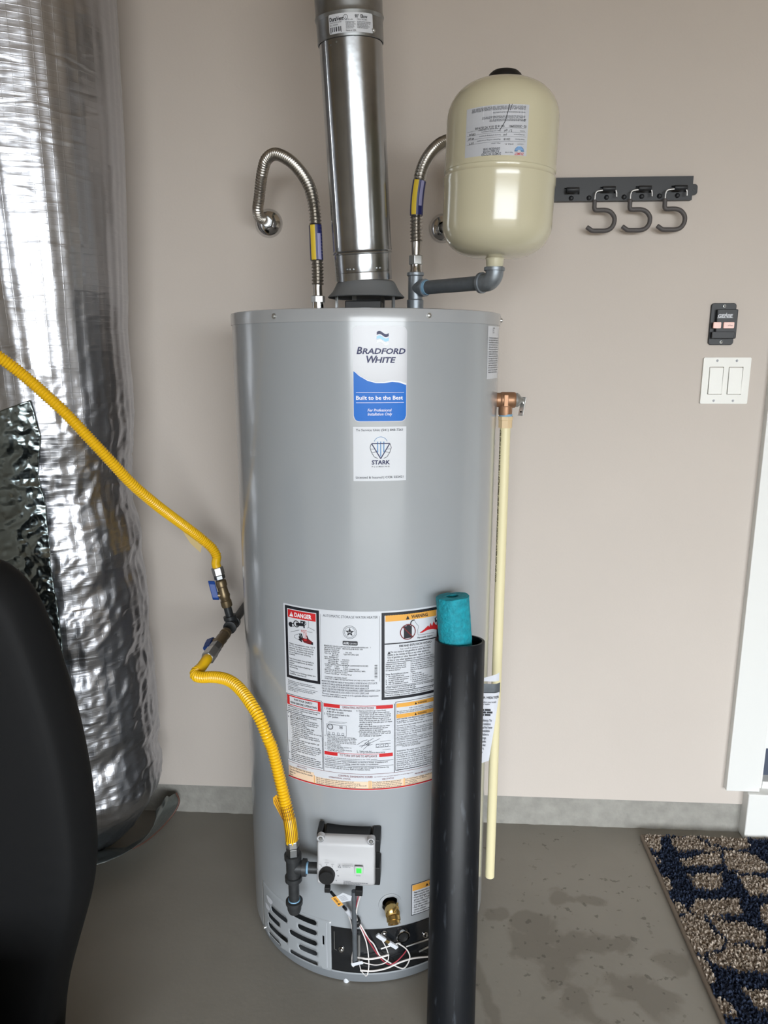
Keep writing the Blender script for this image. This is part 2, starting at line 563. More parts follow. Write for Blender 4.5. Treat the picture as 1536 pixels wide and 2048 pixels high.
# ------------------------------------------------------------------ printed decals: flat print laid on a curved or flat carrier
FC = bpy.data.curves.new('glyphs', 'FONT')
FC.dimensions = '2D'
FC.fill_mode = 'FRONT'
FC.resolution_u = 2
FO = bpy.data.objects.new('glyphs', FC)
def glyphs(s, bold=0.0, shear=0.0, line=1.0, align='LEFT'):
    FC.body = s
    FC.size = 1.0
    FC.offset = bold
    FC.shear = shear
    FC.space_line = line
    FC.align_x = align
    me = FO.to_mesh()
    vs = [(v.co.x, v.co.y) for v in me.vertices]
    fs = [tuple(p.vertices) for p in me.polygons]
    FO.to_mesh_clear()
    return vs, fs
SPLIT_KEYS = ('red', 'orange', 'orange_pale', 'dark_slot', 'sticker_blue')
class Decal:
    def __init__(s, fmap, step=0.006):
        s.m = fmap
        s.lay = {}
        s.step = step
    def _get(s, key):
        return s.lay.setdefault(key, MB())
    def raw(s, key, vs, fs, off):
        s._get(key).add([s.m(u, z, off) for u, z in vs], fs)
    def rect(s, key, u0, u1, z0, z1, off=0.0006):
        n = max(1, int(math.ceil(abs(u1 - u0) / s.step)))
        vs, fs = [], []
        for k in range(n + 1):
            u = u0 + (u1 - u0) * k / n
            vs += [(u, z0), (u, z1)]
        for k in range(n):
            fs.append((2 * k, 2 * k + 2, 2 * k + 3, 2 * k + 1))
        s.raw(key, vs, fs, off)
    def frame(s, key, u0, u1, z0, z1, t, off=0.0006):
        s.rect(key, u0, u1, z0, z0 + t, off); s.rect(key, u0, u1, z1 - t, z1, off)
        s.rect(key, u0, u0 + t, z0 + t, z1 - t, off); s.rect(key, u1 - t, u1, z0 + t, z1 - t, off)
    def poly(s, key, pts, off=0.0009):
        s.raw(key, pts, [tuple(range(len(pts)))], off)
    def line(s, key, pts, t, off=0.0010):
        for (a, b) in zip(pts, pts[1:]):
            dx, dz = b[0] - a[0], b[1] - a[1]
            L = math.hypot(dx, dz) or 1e-9
            nx, nz = -dz / L * t / 2, dx / L * t / 2
            n = max(1, int(L / s.step))
            for k in range(n):
                p = (a[0] + dx * k / n, a[1] + dz * k / n); q = (a[0] + dx * (k + 1) / n, a[1] + dz * (k + 1) / n)
                s.raw(key, [(p[0] - nx, p[1] - nz), (q[0] - nx, q[1] - nz), (q[0] + nx, q[1] + nz), (p[0] + nx, p[1] + nz)], [(0, 1, 2, 3)], off)
    def ring(s, key, c, r, t, off=0.0010, n=28, a0=0, a1=360):
        pts = [(c[0] + r * math.cos(math.radians(a0 + (a1 - a0) * k / n)), c[1] + r * math.sin(math.radians(a0 + (a1 - a0) * k / n))) for k in range(n + 1)]
        s.line(key, pts, t, off)
    def disc(s, key, c, r, off=0.0009, n=20, sx=1.0):
        s.poly(key, [(c[0] + sx * r * math.cos(2 * PI * k / n), c[1] + r * math.sin(2 * PI * k / n)) for k in range(n)], off)
    def text(s, key, t, u, z, h, w=None, bold=0.0, shear=0.0, line=1.0, align='LEFT', off=0.0012):
        """first baseline at z, cap height h, optional total width w; align LEFT or CENTER about u"""
        vs, fs = glyphs(t, bold, shear, line, align)
        if not vs:
            return
        k = h / 0.70
        x0, x1 = min(v[0] for v in vs), max(v[0] for v in vs)
        kx = k if w is None else w / max(x1 - x0, 1e-6)
        if align == 'LEFT':
            s.raw(key, [(u + (v[0] - x0) * kx, z + v[1] * k) for v in vs], fs, off)
        else:
            s.raw(key, [(u + v[0] * kx, z + v[1] * k) for v in vs], fs, off)
    def block(s, key, lines, u, z_top, z_bot, w, bold=0.012, align='LEFT', off=0.0012):
        """paragraph filling the box from z_top to z_bot, width w for the longest line"""
        n = len(lines)
        pitch = (z_top - z_bot) / n
        h = pitch * 0.62
        vs, fs = glyphs('\n'.join(lines), bold, 0.0, 1.0, align)
        if not vs:
            return
        k = pitch / 1.0
        x0, x1 = min(v[0] for v in vs), max(v[0] for v in vs)
        kx = w / (x1 - x0)
        y0 = z_top - pitch * 0.72
        uu = u if align == 'LEFT' else u
        s.raw(key, [(uu + ((v[0] - x0) if align == 'LEFT' else v[0]) * kx, y0 + v[1] * k) for v in vs], fs, off)
    def build(s, parent, names):
        for key, mb in s.lay.items():
            nm = names.get(key, 'print')
            if key in SPLIT_KEYS:            # each printed field is a part of its own
                par = list(range(len(mb.v)))
                def find(i):
                    while par[i] != i:
                        par[i] = par[par[i]]
                        i = par[i]
                    return i
                for f in mb.f:
                    for i in f[1:]:
                        par[find(i)] = find(f[0])
                grp = {}
                for f in mb.f:
                    grp.setdefault(find(f[0]), []).append(f)
                for fl_ in grp.values():
                    ids = sorted({i for f in fl_ for i in f})
                    ix = {i: k for k, i in enumerate(ids)}
                    one = MB()
                    one.v = [mb.v[i] for i in ids]
                    one.f = [tuple(ix[i] for i in f) for f in fl_]
                    one.build(nm, key, parent, smooth=False)
                continue
            o = mb.build(nm, key, parent, smooth=False)
            if len(mb.f) > 12:
                o['kind'] = 'stuff'          # print too small to pick apart

# ================================================================== THE SETTING
WY = 1.90            # face of the painted wall
LX, RX, CEIL = -2.3, 4.2, 2.75
struct(MB().span(LX, RX, FRONT_Y - 0.1, WY + 0.9, -0.1, 0).build('floor', 'floor_concrete', smooth=False))
struct(MB().span(LX, RX, FRONT_Y, WY + 0.2, CEIL, CEIL + 0.1).build('ceiling', 'ceiling_paint', smooth=False))
DX0, DX1, DZ1 = 0.93, 1.78, 2.10      # door opening right of the heater
STEM = 0.09
w = MB()
w.span(LX, DX0, WY, WY + 0.12, STEM, CEIL)
w.span(DX1, RX, WY, WY + 0.12, STEM, CEIL)
w.span(DX0, DX1, WY, WY + 0.12, DZ1, CEIL)
struct(w.build('wall_back', 'wall_paint', smooth=False))
# concrete stem wall under the painted board, with a broken, uneven lower edge
st = MB()
nx = 150
vs, fs = [], []
x0, x1 = LX, 0.893
for i in range(nx + 1):
    x = x0 + (x1 - x0) * i / nx
    for j, z in enumerate((0.0, 0.006, 0.03, 0.06, STEM - 0.004, STEM)):
        j0 = 0.004 * noise.noise(Vector((x * 14, z * 20, 3))) if 0 < j < 5 else 0.0
        y = WY + 0.006 + (0.004 * noise.noise(Vector((x * 30, 1, 0))) - 0.002 if j == 0 else 0) + j0 * 0.5
        zz = z if j not in (4, 5) else z + 0.0015 * noise.noise(Vector((x * 9, 5, j)))
        vs.append((x, y, zz))
for i in range(nx):
    for j in range(5):
        a = i * 6 + j
        fs.append((a, a + 6, a + 7, a + 1))
st.add(vs, fs)
st.span(x0, x1, WY + 0.011, WY + 0.12, 0, STEM - 0.001)
struct(st.build('baseboard_back', 'stem_concrete', angle=60))
struct(MB().span(LX - 0.1, LX, FRONT_Y, WY + 0.2, 0, CEIL).build('wall_left', 'bare_drywall', smooth=False))
struct(MB().span(RX, RX + 0.1, FRONT_Y, WY + 0.2, 0, CEIL).build('wall_right', 'bare_drywall', smooth=False))
w = MB()
w.span(LX, OPX0, FRONT_Y - 0.1, FRONT_Y, 0, CEIL)
w.span(OPX1, RX, FRONT_Y - 0.1, FRONT_Y, 0, CEIL)
w.span(OPX0, OPX1, FRONT_Y - 0.1, FRONT_Y, OPZ, CEIL)
struct(w.build('wall_front', 'wall_paint', smooth=False))
struct(MB().span(-30, 30, -40, FRONT_Y - 0.1, -0.12, -0.02).build('driveway_ground', 'driveway', smooth=False))

# door casing, step block and door leaf at the right
cas = MB().span(0.832, 0.921, WY - 0.02, WY + 0.002, 0.142, DZ1 + 0.09)
cas.span(DX1 - 0.01, DX1 + 0.08, WY - 0.02, WY + 0.002, 0.142, DZ1 + 0.09)
cas.span(0.921, DX1 - 0.01, WY - 0.02, WY + 0.002, DZ1, DZ1 + 0.09)
struct(cas.build('trim_1', 'white_trim', smooth=False, bevel=0.0015), 'white painted door casing')
sb = MB().span(0.888, 1.85, WY - 0.033, WY + 0.12, 0.0, 0.141)
struct(sb.build('trim_2', 'white_trim', smooth=False, bevel=0.003), 'white painted step block under the door')
jb = MB().span(0.921, 0.935, WY + 0.001, WY + 0.12, 0.141, DZ1)
jb.span(0.935, 0.95, WY + 0.075, WY + 0.12, 0.141, DZ1)
struct(jb.build('trim_3', 'white_trim', smooth=False), 'white door jamb')
dl = thing('door_1', 'white house door beside the switch plate', 'door', (1.36, WY + 0.05, 0.141))
dl['kind'] = 'structure'
MB().span(0.936, DX1 - 0.005, WY + 0.03, WY + 0.074, 0.245, DZ1 - 0.004).build('door_leaf', 'white_trim', dl, smooth=False, bevel=0.002)
MB().span(0.936, DX1 - 0.005, WY + 0.034, WY + 0.07, 0.16, 0.246).build('door_sweep', 'door_slate', dl, smooth=False)
MB().span(0.936, DX1 - 0.005, WY + 0.0, WY + 0.09, 0.141, 0.162).build('threshold', 'white_trim', dl, smooth=False)

# ================================================================== WATER HEATER
AX, AY, R = -0.1325, 1.602, 0.2775
TOPZ = 1.399
wh = thing('water_heater', 'tall grey cylindrical gas water heater standing on the concrete floor', 'water heater', (AX, AY, 0))
def cm(u, z, off=0.0, r=R):
    a = u / r
    return Vector((AX + (r + off) * math.sin(a), AY - (r + off) * math.cos(a), z))
def cuv(px, py):
    p = Pcyl(px, py, AX, AY, R)
    return math.atan2(p.x - AX, -(p.y - AY)) * R, p.z
def cs(px, py, off=0.0):          # world point on the jacket (plus offset) seen at a pixel
    return Pcyl(px, py, AX, AY, R + off)
BASEZ = 0.028
# jacket shell, hollow, with the openings behind the louvres and around the drain valve left open
pd = cs(780, 1808, .0)
DUC, DZC = cuv(780, 1808)
DZC += .001
NJK = 448
rows = [(BASEZ - .004, R - .004), (BASEZ, R), (.031, R), (.150, R), (DZC - .0152, R), (DZC + .0152, R), (.4, R), (.8, R), (1.2, R), (1.376, R), (1.3765, R - .004)]
jm = MB()
jv = [(AX + r_ * math.sin(2 * PI * k / NJK), AY - r_ * math.cos(2 * PI * k / NJK), z_) for (z_, r_) in rows for k in range(NJK)]
jf = []
for a in range(len(rows) - 1):
    zm = (rows[a][0] + rows[a + 1][0]) / 2
    for k in range(NJK):
        th = 2 * PI * (k + .5) / NJK
        uc = (th if th < PI else th - 2 * PI) * R
        if .031 < zm < .150 and -.2665 < uc < -.0620: continue
        if abs(zm - DZC) < .001 and abs(uc - DUC) < .0150: continue
        k2 = (k + 1) % NJK
        jf.append((a * NJK + k, a * NJK + k2, (a + 1) * NJK + k2, (a + 1) * NJK + k))
jf.append(tuple(range(NJK - 1, -1, -1))); jf.append(tuple((len(rows) - 1) * NJK + k for k in range(NJK)))
jm.add(jv, jf).build('jacket', 'jacket', wh, angle=30)
MB().lathe([(1.3755, R - 0.002), (1.3755, R + 0.0022), (TOPZ - 0.004, R + 0.0022), (TOPZ - 0.001, R + 0.0012), (TOPZ, R - 0.003), (TOPZ - 0.004, R - 0.02), (TOPZ - 0.004, 0.06), (TOPZ - 0.004, 0.001)], (AX, AY, 0), n=224, cap1=False).build('top_lid', 'jacket_lid', wh, angle=30)
MB().lathe([(0.004, R - 0.012), (0.004, R - 0.006), (0.012, R - 0.004), (BASEZ, R - 0.004), (BASEZ + 0.002, R - 0.02)], (AX, AY, 0), n=160).build('base_ring', 'base_ring', wh, angle=30)
for a in (-6, 114, 234):
    c = cm(math.radians(a) * R, 0, -0.010)
    MB().lathe([(0, 0.0065), (0.006, 0.0065), (0.012, 0.005)], c, n=16).build('foot', 'label_white', wh)
def screw(c, nrm, r, parent, m='zinc', name='screw'):
    nrm = Vector(nrm).normalized()
    MB().lathe([(-0.001, r * 1.25), (0.0008, r * 1.25), (0.0009, r), (0.003, r * 0.92), (0.0042, r * 0.5), (0.0045, 0.0001)], c, nrm, 12).build(name, m, parent)
for a in (-31.7, 28.1, 86, 150, 210, 270):
    u = math.radians(a) * R
    screw(cm(u, 1.3865, 0.0022), cm(u, 0, 1) - cm(u, 0, 0), 0.0042, wh)
u, z = cuv(531, 1868)
screw(cm(u, 0.03, 0.001), cm(u, 0, 1) - cm(u, 0, 0), 0.0042, wh)

# --- draft hood, damper and flue legs
HZ = 1.441
hood = MB().lathe([(-0.012, 0.0785), (-0.010, 0.0800), (0.0, 0.0700), (0.010, 0.0645), (0.018, 0.0605), (0.022, 0.0560)], (AX, AY, HZ + 0.004), n=72, cap0=False, cap1=False)
ho = hood.build('draft_hood', 'hood_grey', wh)
sol = ho.modifiers.new('sheet', 'SOLIDIFY'); sol.thickness = 0.0012
for a in (-62, 62, -28 + 180, 28 + 180):
    ax_, ay_ = math.sin(math.radians(a)), -math.cos(math.radians(a))
    c = Vector((AX + 0.066 * ax_, AY + 0.066 * ay_, 0))
    M = Matrix.Rotation(math.radians(a), 3, 'Z')
    MB().box(c + Vector((0, 0, (TOPZ - 0.006 + HZ) / 2)), (0.010, 0.0022, HZ - TOPZ + 0.012), M=M).build('hood_leg', 'galv_dull', ho, smooth=False)
MB().span(AX - 0.039, AX + 0.034, AY - 0.052, AY + 0.03, TOPZ - 0.008, TOPZ + 0.026).build('flue_damper', 'black', wh, smooth=False, bevel=0.002)
MB().lathe([(TOPZ - 0.01, 0.049), (TOPZ + 0.012, 0.049)], (AX, AY, 0), n=40).build('flue_collar', 'galv_dull', wh)

# --- louvre panel with slots cut through
PO = 0.0010
slots = [(-.229, -.171, .108), (-.2442, -.1972, .0824), (-.2440, -.1715, .0565), (-.2435, -.198, .0302),
         (-.1565, -.092, .1373), (-.140, -.092, .1126), (-.1645, -.092, .0864), (-.139, -.092, .0613), (-.1647, -.0915, .035)]
SH = 0.0062
U0, U1, Z0, Z1 = -0.2700, -0.0585, 0.029, 0.152
pts, edges = [], []
def loop(q):
    o = len(pts)
    pts.extend(Vector(p) for p in q)
    edges.extend((o + i, o + (i + 1) % len(q)) for i in range(len(q)))
bd = []
nu, nz = 44, 16
for i in range(nu): bd.append((U0 + (U1 - U0) * i / nu, Z0))
for i in range(nz): bd.append((U1, Z0 + (Z1 - Z0) * i / nz))
for i in range(nu): bd.append((U1 - (U1 - U0) * i / nu, Z1))
for i in range(nz): bd.append((U0, Z1 - (Z1 - Z0) * i / nz))
loop(bd)
holes = []
for (a, b, z) in slots:
    q = []
    n = max(4, int((b - a) / 0.006))
    for k in range(n + 1): q.append((a + SH + (b - a - 2 * SH) * k / n, z - SH))
    for k in range(1, 8): q.append((b - SH + SH * math.sin(PI * k / 8), z - SH * math.cos(PI * k / 8)))
    for k in range(n + 1): q.append((b - SH - (b - a - 2 * SH) * k / n, z + SH))
    for k in range(1, 8): q.append((a + SH - SH * math.sin(PI * k / 8), z + SH * math.cos(PI * k / 8)))
    loop(q)
    holes.append((a, b, z))
# small key slot near the panel's inner edge
loop([(-.0785, .090), (-.0745, .090), (-.0745, .112), (-.0785, .112)])
def inslot(u, z, m=0.0):
    if -.0785 - m < u < -.0745 + m and .090 - m < z < .112 + m:
        return True
    for (a, b, h) in holes:
        c = min(max(u, a + SH), b - SH)
        if math.hypot(u - c, z - h) < SH + m:
            return True
    return False
for i in range(1, nu):
    for j in range(1, nz):
        p = (U0 + (U1 - U0) * i / nu, Z0 + (Z1 - Z0) * j / nz)
        if not inslot(p[0], p[1], 0.0015):
            pts.append(Vector(p))
dv, de, df, _, _, _ = delaunay_2d_cdt(pts, edges, [], 0, 1e-6)
ff = []
for f in df:
    c = sum((dv[i] for i in f), Vector((0, 0))) / len(f)
    if not inslot(c.x, c.y, -1e-5):
        ff.append(tuple(f))
lp = MB().add([cm(p.x, p.y, PO * min(1.0, max(0.0, (Z1 - p.y) / .012))) for p in dv], ff).build('louvre_panel', 'jacket', wh, smooth=True, angle=60)
sm = lp.modifiers.new('sheet', 'SOLIDIFY'); sm.thickness = 0.0006; sm.offset = -1
d = Decal(cm); d.rect('label_grey', -.0690, -.0680, .035, .146, PO + 0.0008); d.build(lp, {'label_grey': 'panel_seam'})
d = Decal(cm); d.rect('white_trim', U0 - 0.0016, U0, .027, .150, PO); d.build(lp, {'white_trim': 'panel_edge'})
# torn sticker scraps over the louvres
for k, (px, py, rr) in enumerate(((540, 1800, 0.012), (536, 1813, 0.010))):
    u, z = cuv(px, py)
    d = Decal(cm)
    d.poly('label_grey', [(u + rr * (1 + .25 * math.sin(3 * a + k)) * math.cos(a), z + rr * .8 * (1 + .2 * math.cos(2 * a)) * math.sin(a)) for a in [2 * PI * i / 16 for i in range(16)]], PO + 0.0004)
    d.build(wh, {'label_grey': 'sticker_scrap'})

# --- burner compartment: black inner door behind the cut-out
DU0, DU1, DZ0_, DZ1_ = -.0575, .172, .034, .140
dk = Decal(cm, 0.005)
n = 42
vsd, fsd = [], []
for i in range(n + 1):
    u = DU0 + (DU1 - DU0) * i / n
    for (z, off) in ((DZ0_, .0008), (.052, .0022), (.066, .0006), (.078, .0032), (.082, .0012), (DZ1_, .0010)):
        vsd.append(cm(u, z, off))
for i in range(n):
    for j in range(5):
        a = i * 6 + j
        fsd.append((a, a + 6, a + 7, a + 1))
bdoor = MB().add(vsd, fsd).build('burner_door', 'door_black', wh, angle=50)
d = Decal(cm, 0.005)
d.frame('black', DU0 - .001, DU1 + .001, DZ0_ - .001, DZ1_ + .0012, 0.0016, 0.0012)
d.build(bdoor, {'black': 'door_frame'})
d = Decal(cm, 0.005)
d.line('zinc', [(-.0515, .130), (-.0515, .0865), (-.0465, .0845)], 0.0012, 0.0018); d.build(bdoor, {'zinc': 'plate_edge'})
for (px, py) in ((683, 1898), (768, 1866), (850, 1869)):
    p = cs(px, py, 0.002)
    nn = Vector((p.x - AX, p.y - AY, 0))
    MB().lathe([(0, 0.0062), (0.001, 0.0062), (0.0012, 0.0042), (0.0055, 0.0042), (0.0062, 0.003), (0.0065, 0.0001)], p, nn, 12).build('bolt', 'chrome', bdoor)
p = cs(804, 1868, 0.002)
nn = Vector((p.x - AX, p.y - AY, 0)).normalized()
MB().lathe([(-.002, .0145), (.009, .0145), (.010, .0135), (.010, .0108), (.004, .0105), (.004, .0001)], p, nn, 36).build('sight_glass', 'chrome', bdoor)
MB().lathe([(0.0042, .0104), (0.0048, .0103), (0.0052, .0001)], p, nn, 28).build('glass_disc', 'black', bdoor)
for (a, b, r) in (((812, 1893), (858, 1878), .0018), ((838, 1903), (858, 1893), .0022), ((762, 1897), (800, 1885), .002)):
    MB().tube([cs(a[0], a[1], .003), cs((a[0] + b[0]) / 2, (a[1] + b[1]) / 2, .004), cs(b[0], b[1], .003)], r, n=8).build('pilot_tube', 'zinc', bdoor)

# --- gas control valve
FY0 = 1.331                   # jacket behind the control
XC = P(690.5, 1725, 1.25).x
ZT = P(692, 1671, FY0 - 0.055).z
ZB = P(690, 1772, 1.248).z
W2 = 0.0565
prof = [(0.046, ZT - .001), (0.058, ZT), (0.069, ZT - 0.011), (0.071, ZT - 0.040), (0.080, ZT - 0.058), (0.081, ZB + 0.004), (0.074, ZB - 0.004), (0.062, ZB - 0.012), (0.046, ZB - 0.012)]
gco = MB().prism(prof, (XC - W2, FY0, 0), (0, -1, 0), (0, 0, 1), (1, 0, 0), 2 * W2).build('gas_control', 'control_grey', wh, bevel=0.0045, angle=50)
MB().span(XC - 0.046, XC + 0.045, FY0 - 0.048, FY0 + 0.006, ZB - 0.004, P(692, 1660, FY0 - 0.02).z).build('bracket', 'black', gco, smooth=False, bevel=0.002)
MB().span(XC - 0.0605, XC - 0.05, FY0 - 0.045, FY0 - 0.005, ZT - 0.035, ZT - 0.004).build('side_clip', 'black', gco, smooth=False, bevel=0.002)
for (za, zb) in ((ZT - 0.038, ZT - 0.010), (ZT - 0.112, ZT - 0.072)):
    MB().span(XC + 0.05, XC + 0.0655, FY0 - 0.052, FY0 - 0.006, za, zb).build('side_clip', 'black', gco, smooth=False, bevel=0.002)
CY = FY0 - 0.081
def cp(px, py, dy=0.0):
    return P(px, py, CY - dy)
for (px, py) in ((641, 1678), (742, 1684)):
    p = P(px, py, FY0 - 0.070)
    MB().lathe([(-0.012, .0075), (0.0, .0075), (0.001, .0065), (-.002, .0062), (-.002, .0001)], p, (0, -1, 0), 20).build('screw_well', 'control_grey', gco)
    MB().lathe([(-.004, .0042), (0.000, .0042), (0.0016, .003), (0.0018, .0001)], p, (0, -1, 0), 14).build('screw', 'zinc', gco)
p = cp(654, 1749)
MB().lathe([(-.002, .0162), (.006, .0158), (.010, .0150), (.0115, .0138), (.0115, .0001)], p, (0, -1, 0), 40).build('knob', 'black', gco)
p = cp(718, 1740)
MB().box(p, (0.017, 0.003, 0.016)).build('button_bezel', 'control_grey', gco, smooth=False, bevel=0.001)
MB().box(p + Vector((0, -.002, 0)), (0.0098, 0.003, 0.0098)).build('status_light', 'green_led', gco, smooth=False, bevel=0.0006)
fm = lambda u, z, off: Vector((u, CY - off, z))
d = Decal(fm, 1)
k0 = cp(654, 1749)
for a in (150, 120, 90, 60, 25, -5, -35):
    ca, sa = math.cos(math.radians(a)), math.sin(math.radians(a))
    d.line('ink_grey', [(k0.x + .0205 * ca, k0.z + .0205 * sa), (k0.x + .0235 * ca, k0.z + .0235 * sa)], 0.0008, 0.0004)
for (t, dx, dz) in (('VAC', -.016, .0215), ('WARM', -.004, .0255), ('HOT', .009, .0225)):
    d.text('ink_grey', t, k0.x + dx, k0.z + dz, 0.0019, off=0.0004)
q = cp(676, 1735)
d.line('ink_grey', [(q.x, q.z), (q.x + .003, q.z + .0055), (q.x + .006, q.z), (q.x, q.z)], 0.0006, 0.0004)
d.block('ink_grey', ['CAUTION HOT WATER', 'CAN SCALD YOU'], q.x + .0085, q.z + .006, q.z - .0005, .021, off=0.0004)
d.text('ink_grey', 'STATUS', cp(712, 1752).x, cp(712, 1752).z, 0.0018, off=0.0004)
q = cp(687, 1763)
d.block('ink_grey', ['TO LIGHT PILOT', 'SEE LIGHTING INSTRUCTIONS ON THE HEATER LABEL', 'BEFORE OPERATING THIS CONTROL'], q.x, q.z + .002, q.z - .007, .048, off=0.0004)
d.build(gco, {'ink_grey': 'lettering'})
p = P(655, 1777, CY + 0.012)
MB().box(p, (0.011, 0.012, 0.011)).build('igniter_plug', 'black', gco, smooth=False, bevel=0.0012)
p = P(718, 1782, CY + 0.012)
MB().box(p, (0.0145, 0.014, 0.013)).build('wire_plug', 'black', gco, smooth=False, bevel=0.0012)
# burner gas tube down into the compartment
g0, g1 = P(708, 1782, CY + 0.036), cs(710, 1922, 0.012)
MB().rod(g0, g1, 0.0052, 16).build('burner_tube', 'steel_pipe', wh)
g2, g3 = cs(712, 1870, .006), cs(712, 1925, .004)
MB().rod(g2 + Vector((.006, .002, 0)), g3 + Vector((.006, .002, 0)), 0.0032, 10).build('pilot_tube', 'zinc', wh)
kx = lambda x, y, o=.016: cs(600 + x / 5.486, 1640 + y / 5.486, o)
pc = kx(615, 1120, .012)
MB().lathe([(-.007, .0085), (-.005, .0098), (.005, .0098), (.007, .0085)], pc, g1 - g0, 8).build('cable_clip', 'black', wh, smooth=False)
wires = [
 ('wire_white', .0013, [(530, 1040), (560, 1130), (580, 1250), (585, 1400), (572, 1500), (570, 1560), (582, 1608), (600, 1590)]),
 ('wire_white', .0013, [(630, 1110), (690, 1240), (730, 1350), (750, 1480), (755, 1600), (742, 1688), (720, 1712)]),
 ('wire_white', .0014, [(635, 1100), (700, 1210), (750, 1300), (800, 1350), (830, 1400), (870, 1480), (930, 1530), (1010, 1580), (1090, 1620), (1140, 1625), (1180, 1580), (1205, 1510), (1190, 1450), (1150, 1400), (1072, 1350)]),
 ('wire_red', .0013, [(635, 1110), (680, 1190), (740, 1300), (800, 1400), (870, 1500), (930, 1560), (990, 1585), (1060, 1550), (1130, 1480), (1168, 1428)]),
 ('wire_white', .0011, [(640, 1545), (720, 1570), (820, 1590), (900, 1580), (960, 1545), (970, 1480), (940, 1390), (903, 1325)]),
 ('wire_white', .0020, [(630, 1508), (760, 1524), (880, 1505), (975, 1478)]),
 ('wire_white', .0018, [(660, 1650), (800, 1655), (950, 1625), (1100, 1560), (1250, 1515), (1415, 1500)]),
 ('wire_white', .0009, [(655, 1595), (670, 1650), (700, 1690), (722, 1708)]),
]
for (m, r, pp) in wires:
    MB().tube([kx(a, b, .010 + .004 * math.sin(i * 1.3 + r * 9000)) for i, (a, b) in enumerate(pp)], r, ds=.003, n=8).build('wire', m, wh)
for m, r, pp in (('wire_white', .0014, [(662, 812), (655, 850), (640, 900), (622, 980), (617, 1050), (625, 1100)]), ('wire_red', .0011, [(640, 812), (636, 850), (625, 900), (610, 1000), (612, 1090)])):
    n_ = len(pp)
    pts_ = []
    for i, (a, b) in enumerate(pp):
        Ya = (CY + .012) * (1 - i / (n_ - 1)) + kx(a, b, .02).y * i / (n_ - 1)
        pts_.append(P(600 + a / 5.486, 1640 + b / 5.486, Ya))
    MB().tube(pts_, r, ds=.003, n=8).build('wire', m, wh)
# igniter lead: banded lead with orange flag and grey sleeve
q0, q1 = P(662, 1784, CY + .018), kx(560, 1045, .016)
def lerp_tube(name, t0, t1, r, m):
    MB().rod(q0.lerp(q1, t0), q0.lerp(q1, t1), r, 10).build(name, m, wh)
lerp_tube('wire', 0.0, 0.2, .003, 'black')
lerp_tube('wire', 0.62, 0.76, .003, 'black')
lerp_tube('sleeve', 0.74, 1.06, .0052, 'label_grey')
fl_u = (q1 - q0).normalized()
nr = Vector((0, -1, 0.15)).normalized()
sd = fl_u.cross(nr).normalized()
if sd.x < 0: sd = -sd
fo = q0.lerp(q1, .14) - sd * .006 - Vector((0, .004, 0))
fl = MB().prism([(0, 0), (.038, 0), (.038, .011), (0, .011)], fo, fl_u, sd, nr, .0006).build('warning_flag', 'orange', wh, smooth=False)
fmf = lambda u, z, off: fo + fl_u * u + sd * z + nr * (.0006 + off)
d = Decal(fmf, 1)
d.text('ink', 'CAUTION', .004, .0035, .0040, .018, bold=.02, off=.0003)
d.poly('ink', [(.026, .003), (.033, .003), (.0295, .009)], .0003)
d.build(fl, {'ink': 'lettering'})
fo2 = fo + sd * .011
fl2 = MB().prism([(0.002, 0), (.028, 0), (.034, .018), (.020, .026), (-.002, .016)], fo2, fl_u, sd, nr, .0005).build('paper_flag', 'label_white', wh, smooth=False)
fmf2 = lambda u, z, off: fo2 + fl_u * u + sd * z + nr * (.0005 + off)
d = Decal(fmf2, 1)
for k in range(6):
    d.line('ink_grey', [(.006 + .0035 * k, .003), (.008 + .0035 * k, .016)], .0006, .0003)
d.build(fl2, {'ink_grey': 'print_lines'})
# spade connectors and wire tag
def stick(name, a, b, w_, t_, m, off=.016):
    pa, pb = kx(*a, off), kx(*b, off)
    x, y, dd = basis(pb - pa, Vector((0, -1, 0)))
    L = (pb - pa).length
    return MB().prism([(-w_ / 2, -t_ / 2), (w_ / 2, -t_ / 2), (w_ / 2, t_ / 2), (-w_ / 2, t_ / 2)], pa, x, y, dd, L).build(name, m, wh, smooth=False, bevel=.0008)
stick('spade_connector', (845, 1260), (935, 1320), .0085, .005, 'label_white')
stick('spade_terminal', (925, 1315), (985, 1350), .006, .003, 'brass')
stick('spade_connector', (975, 1345), (1065, 1400), .0085, .005, 'label_white')
tg = stick('wire_tag', (565, 1590), (690, 1562), .0075, .0008, 'label_white', .020)
# --- drain valve
p = cs(780, 1808, .0)
nn = Vector((p.x - AX, p.y - AY, 0)).normalized()
dr = MB().lathe([(-.002, .024), (.0012, .024), (.0016, .0225), (.0016, .0178), (-.014, .0176)], p + Vector((0, 0, .001)), nn, 40, cap0=False, cap1=False).build('drain_escutcheon', 'jacket', wh)
dv_o = MB().lathe([(0, .0115), (.012, .0115), (.013, .0150), (.026, .0150), (.029, .012), (.031, .006)], p + Vector((.001, 0, -.003)), nn, 28)
dv_o.lathe([(0, .0105), (.010, .0110), (.0105, .0145), (.018, .0145), (.0185, .0125), (.024, .0130), (.024, .008), (.016, .007)], p + nn * .016 + Vector((.002, 0, -.004)), Vector((nn.x * .8, nn.y * .8, -.6)), 28)
dvb = dv_o.build('drain_valve', 'brass', wh)
MB().lathe([(0, .004), (.014, .0045), (.0145, .006), (.0185, .006), (.02, .004)], p + nn * .026, Vector((.45, -.1, .9)), 16).build('drain_stem', 'brass', dvb)
MB().box(p + nn * .026 + Vector((.0085, -.002, .018)), (.004, .012, .010), M=Matrix.Rotation(.45, 3, 'Y')).build('drain_key', 'brass', dvb, smooth=False, bevel=.001)
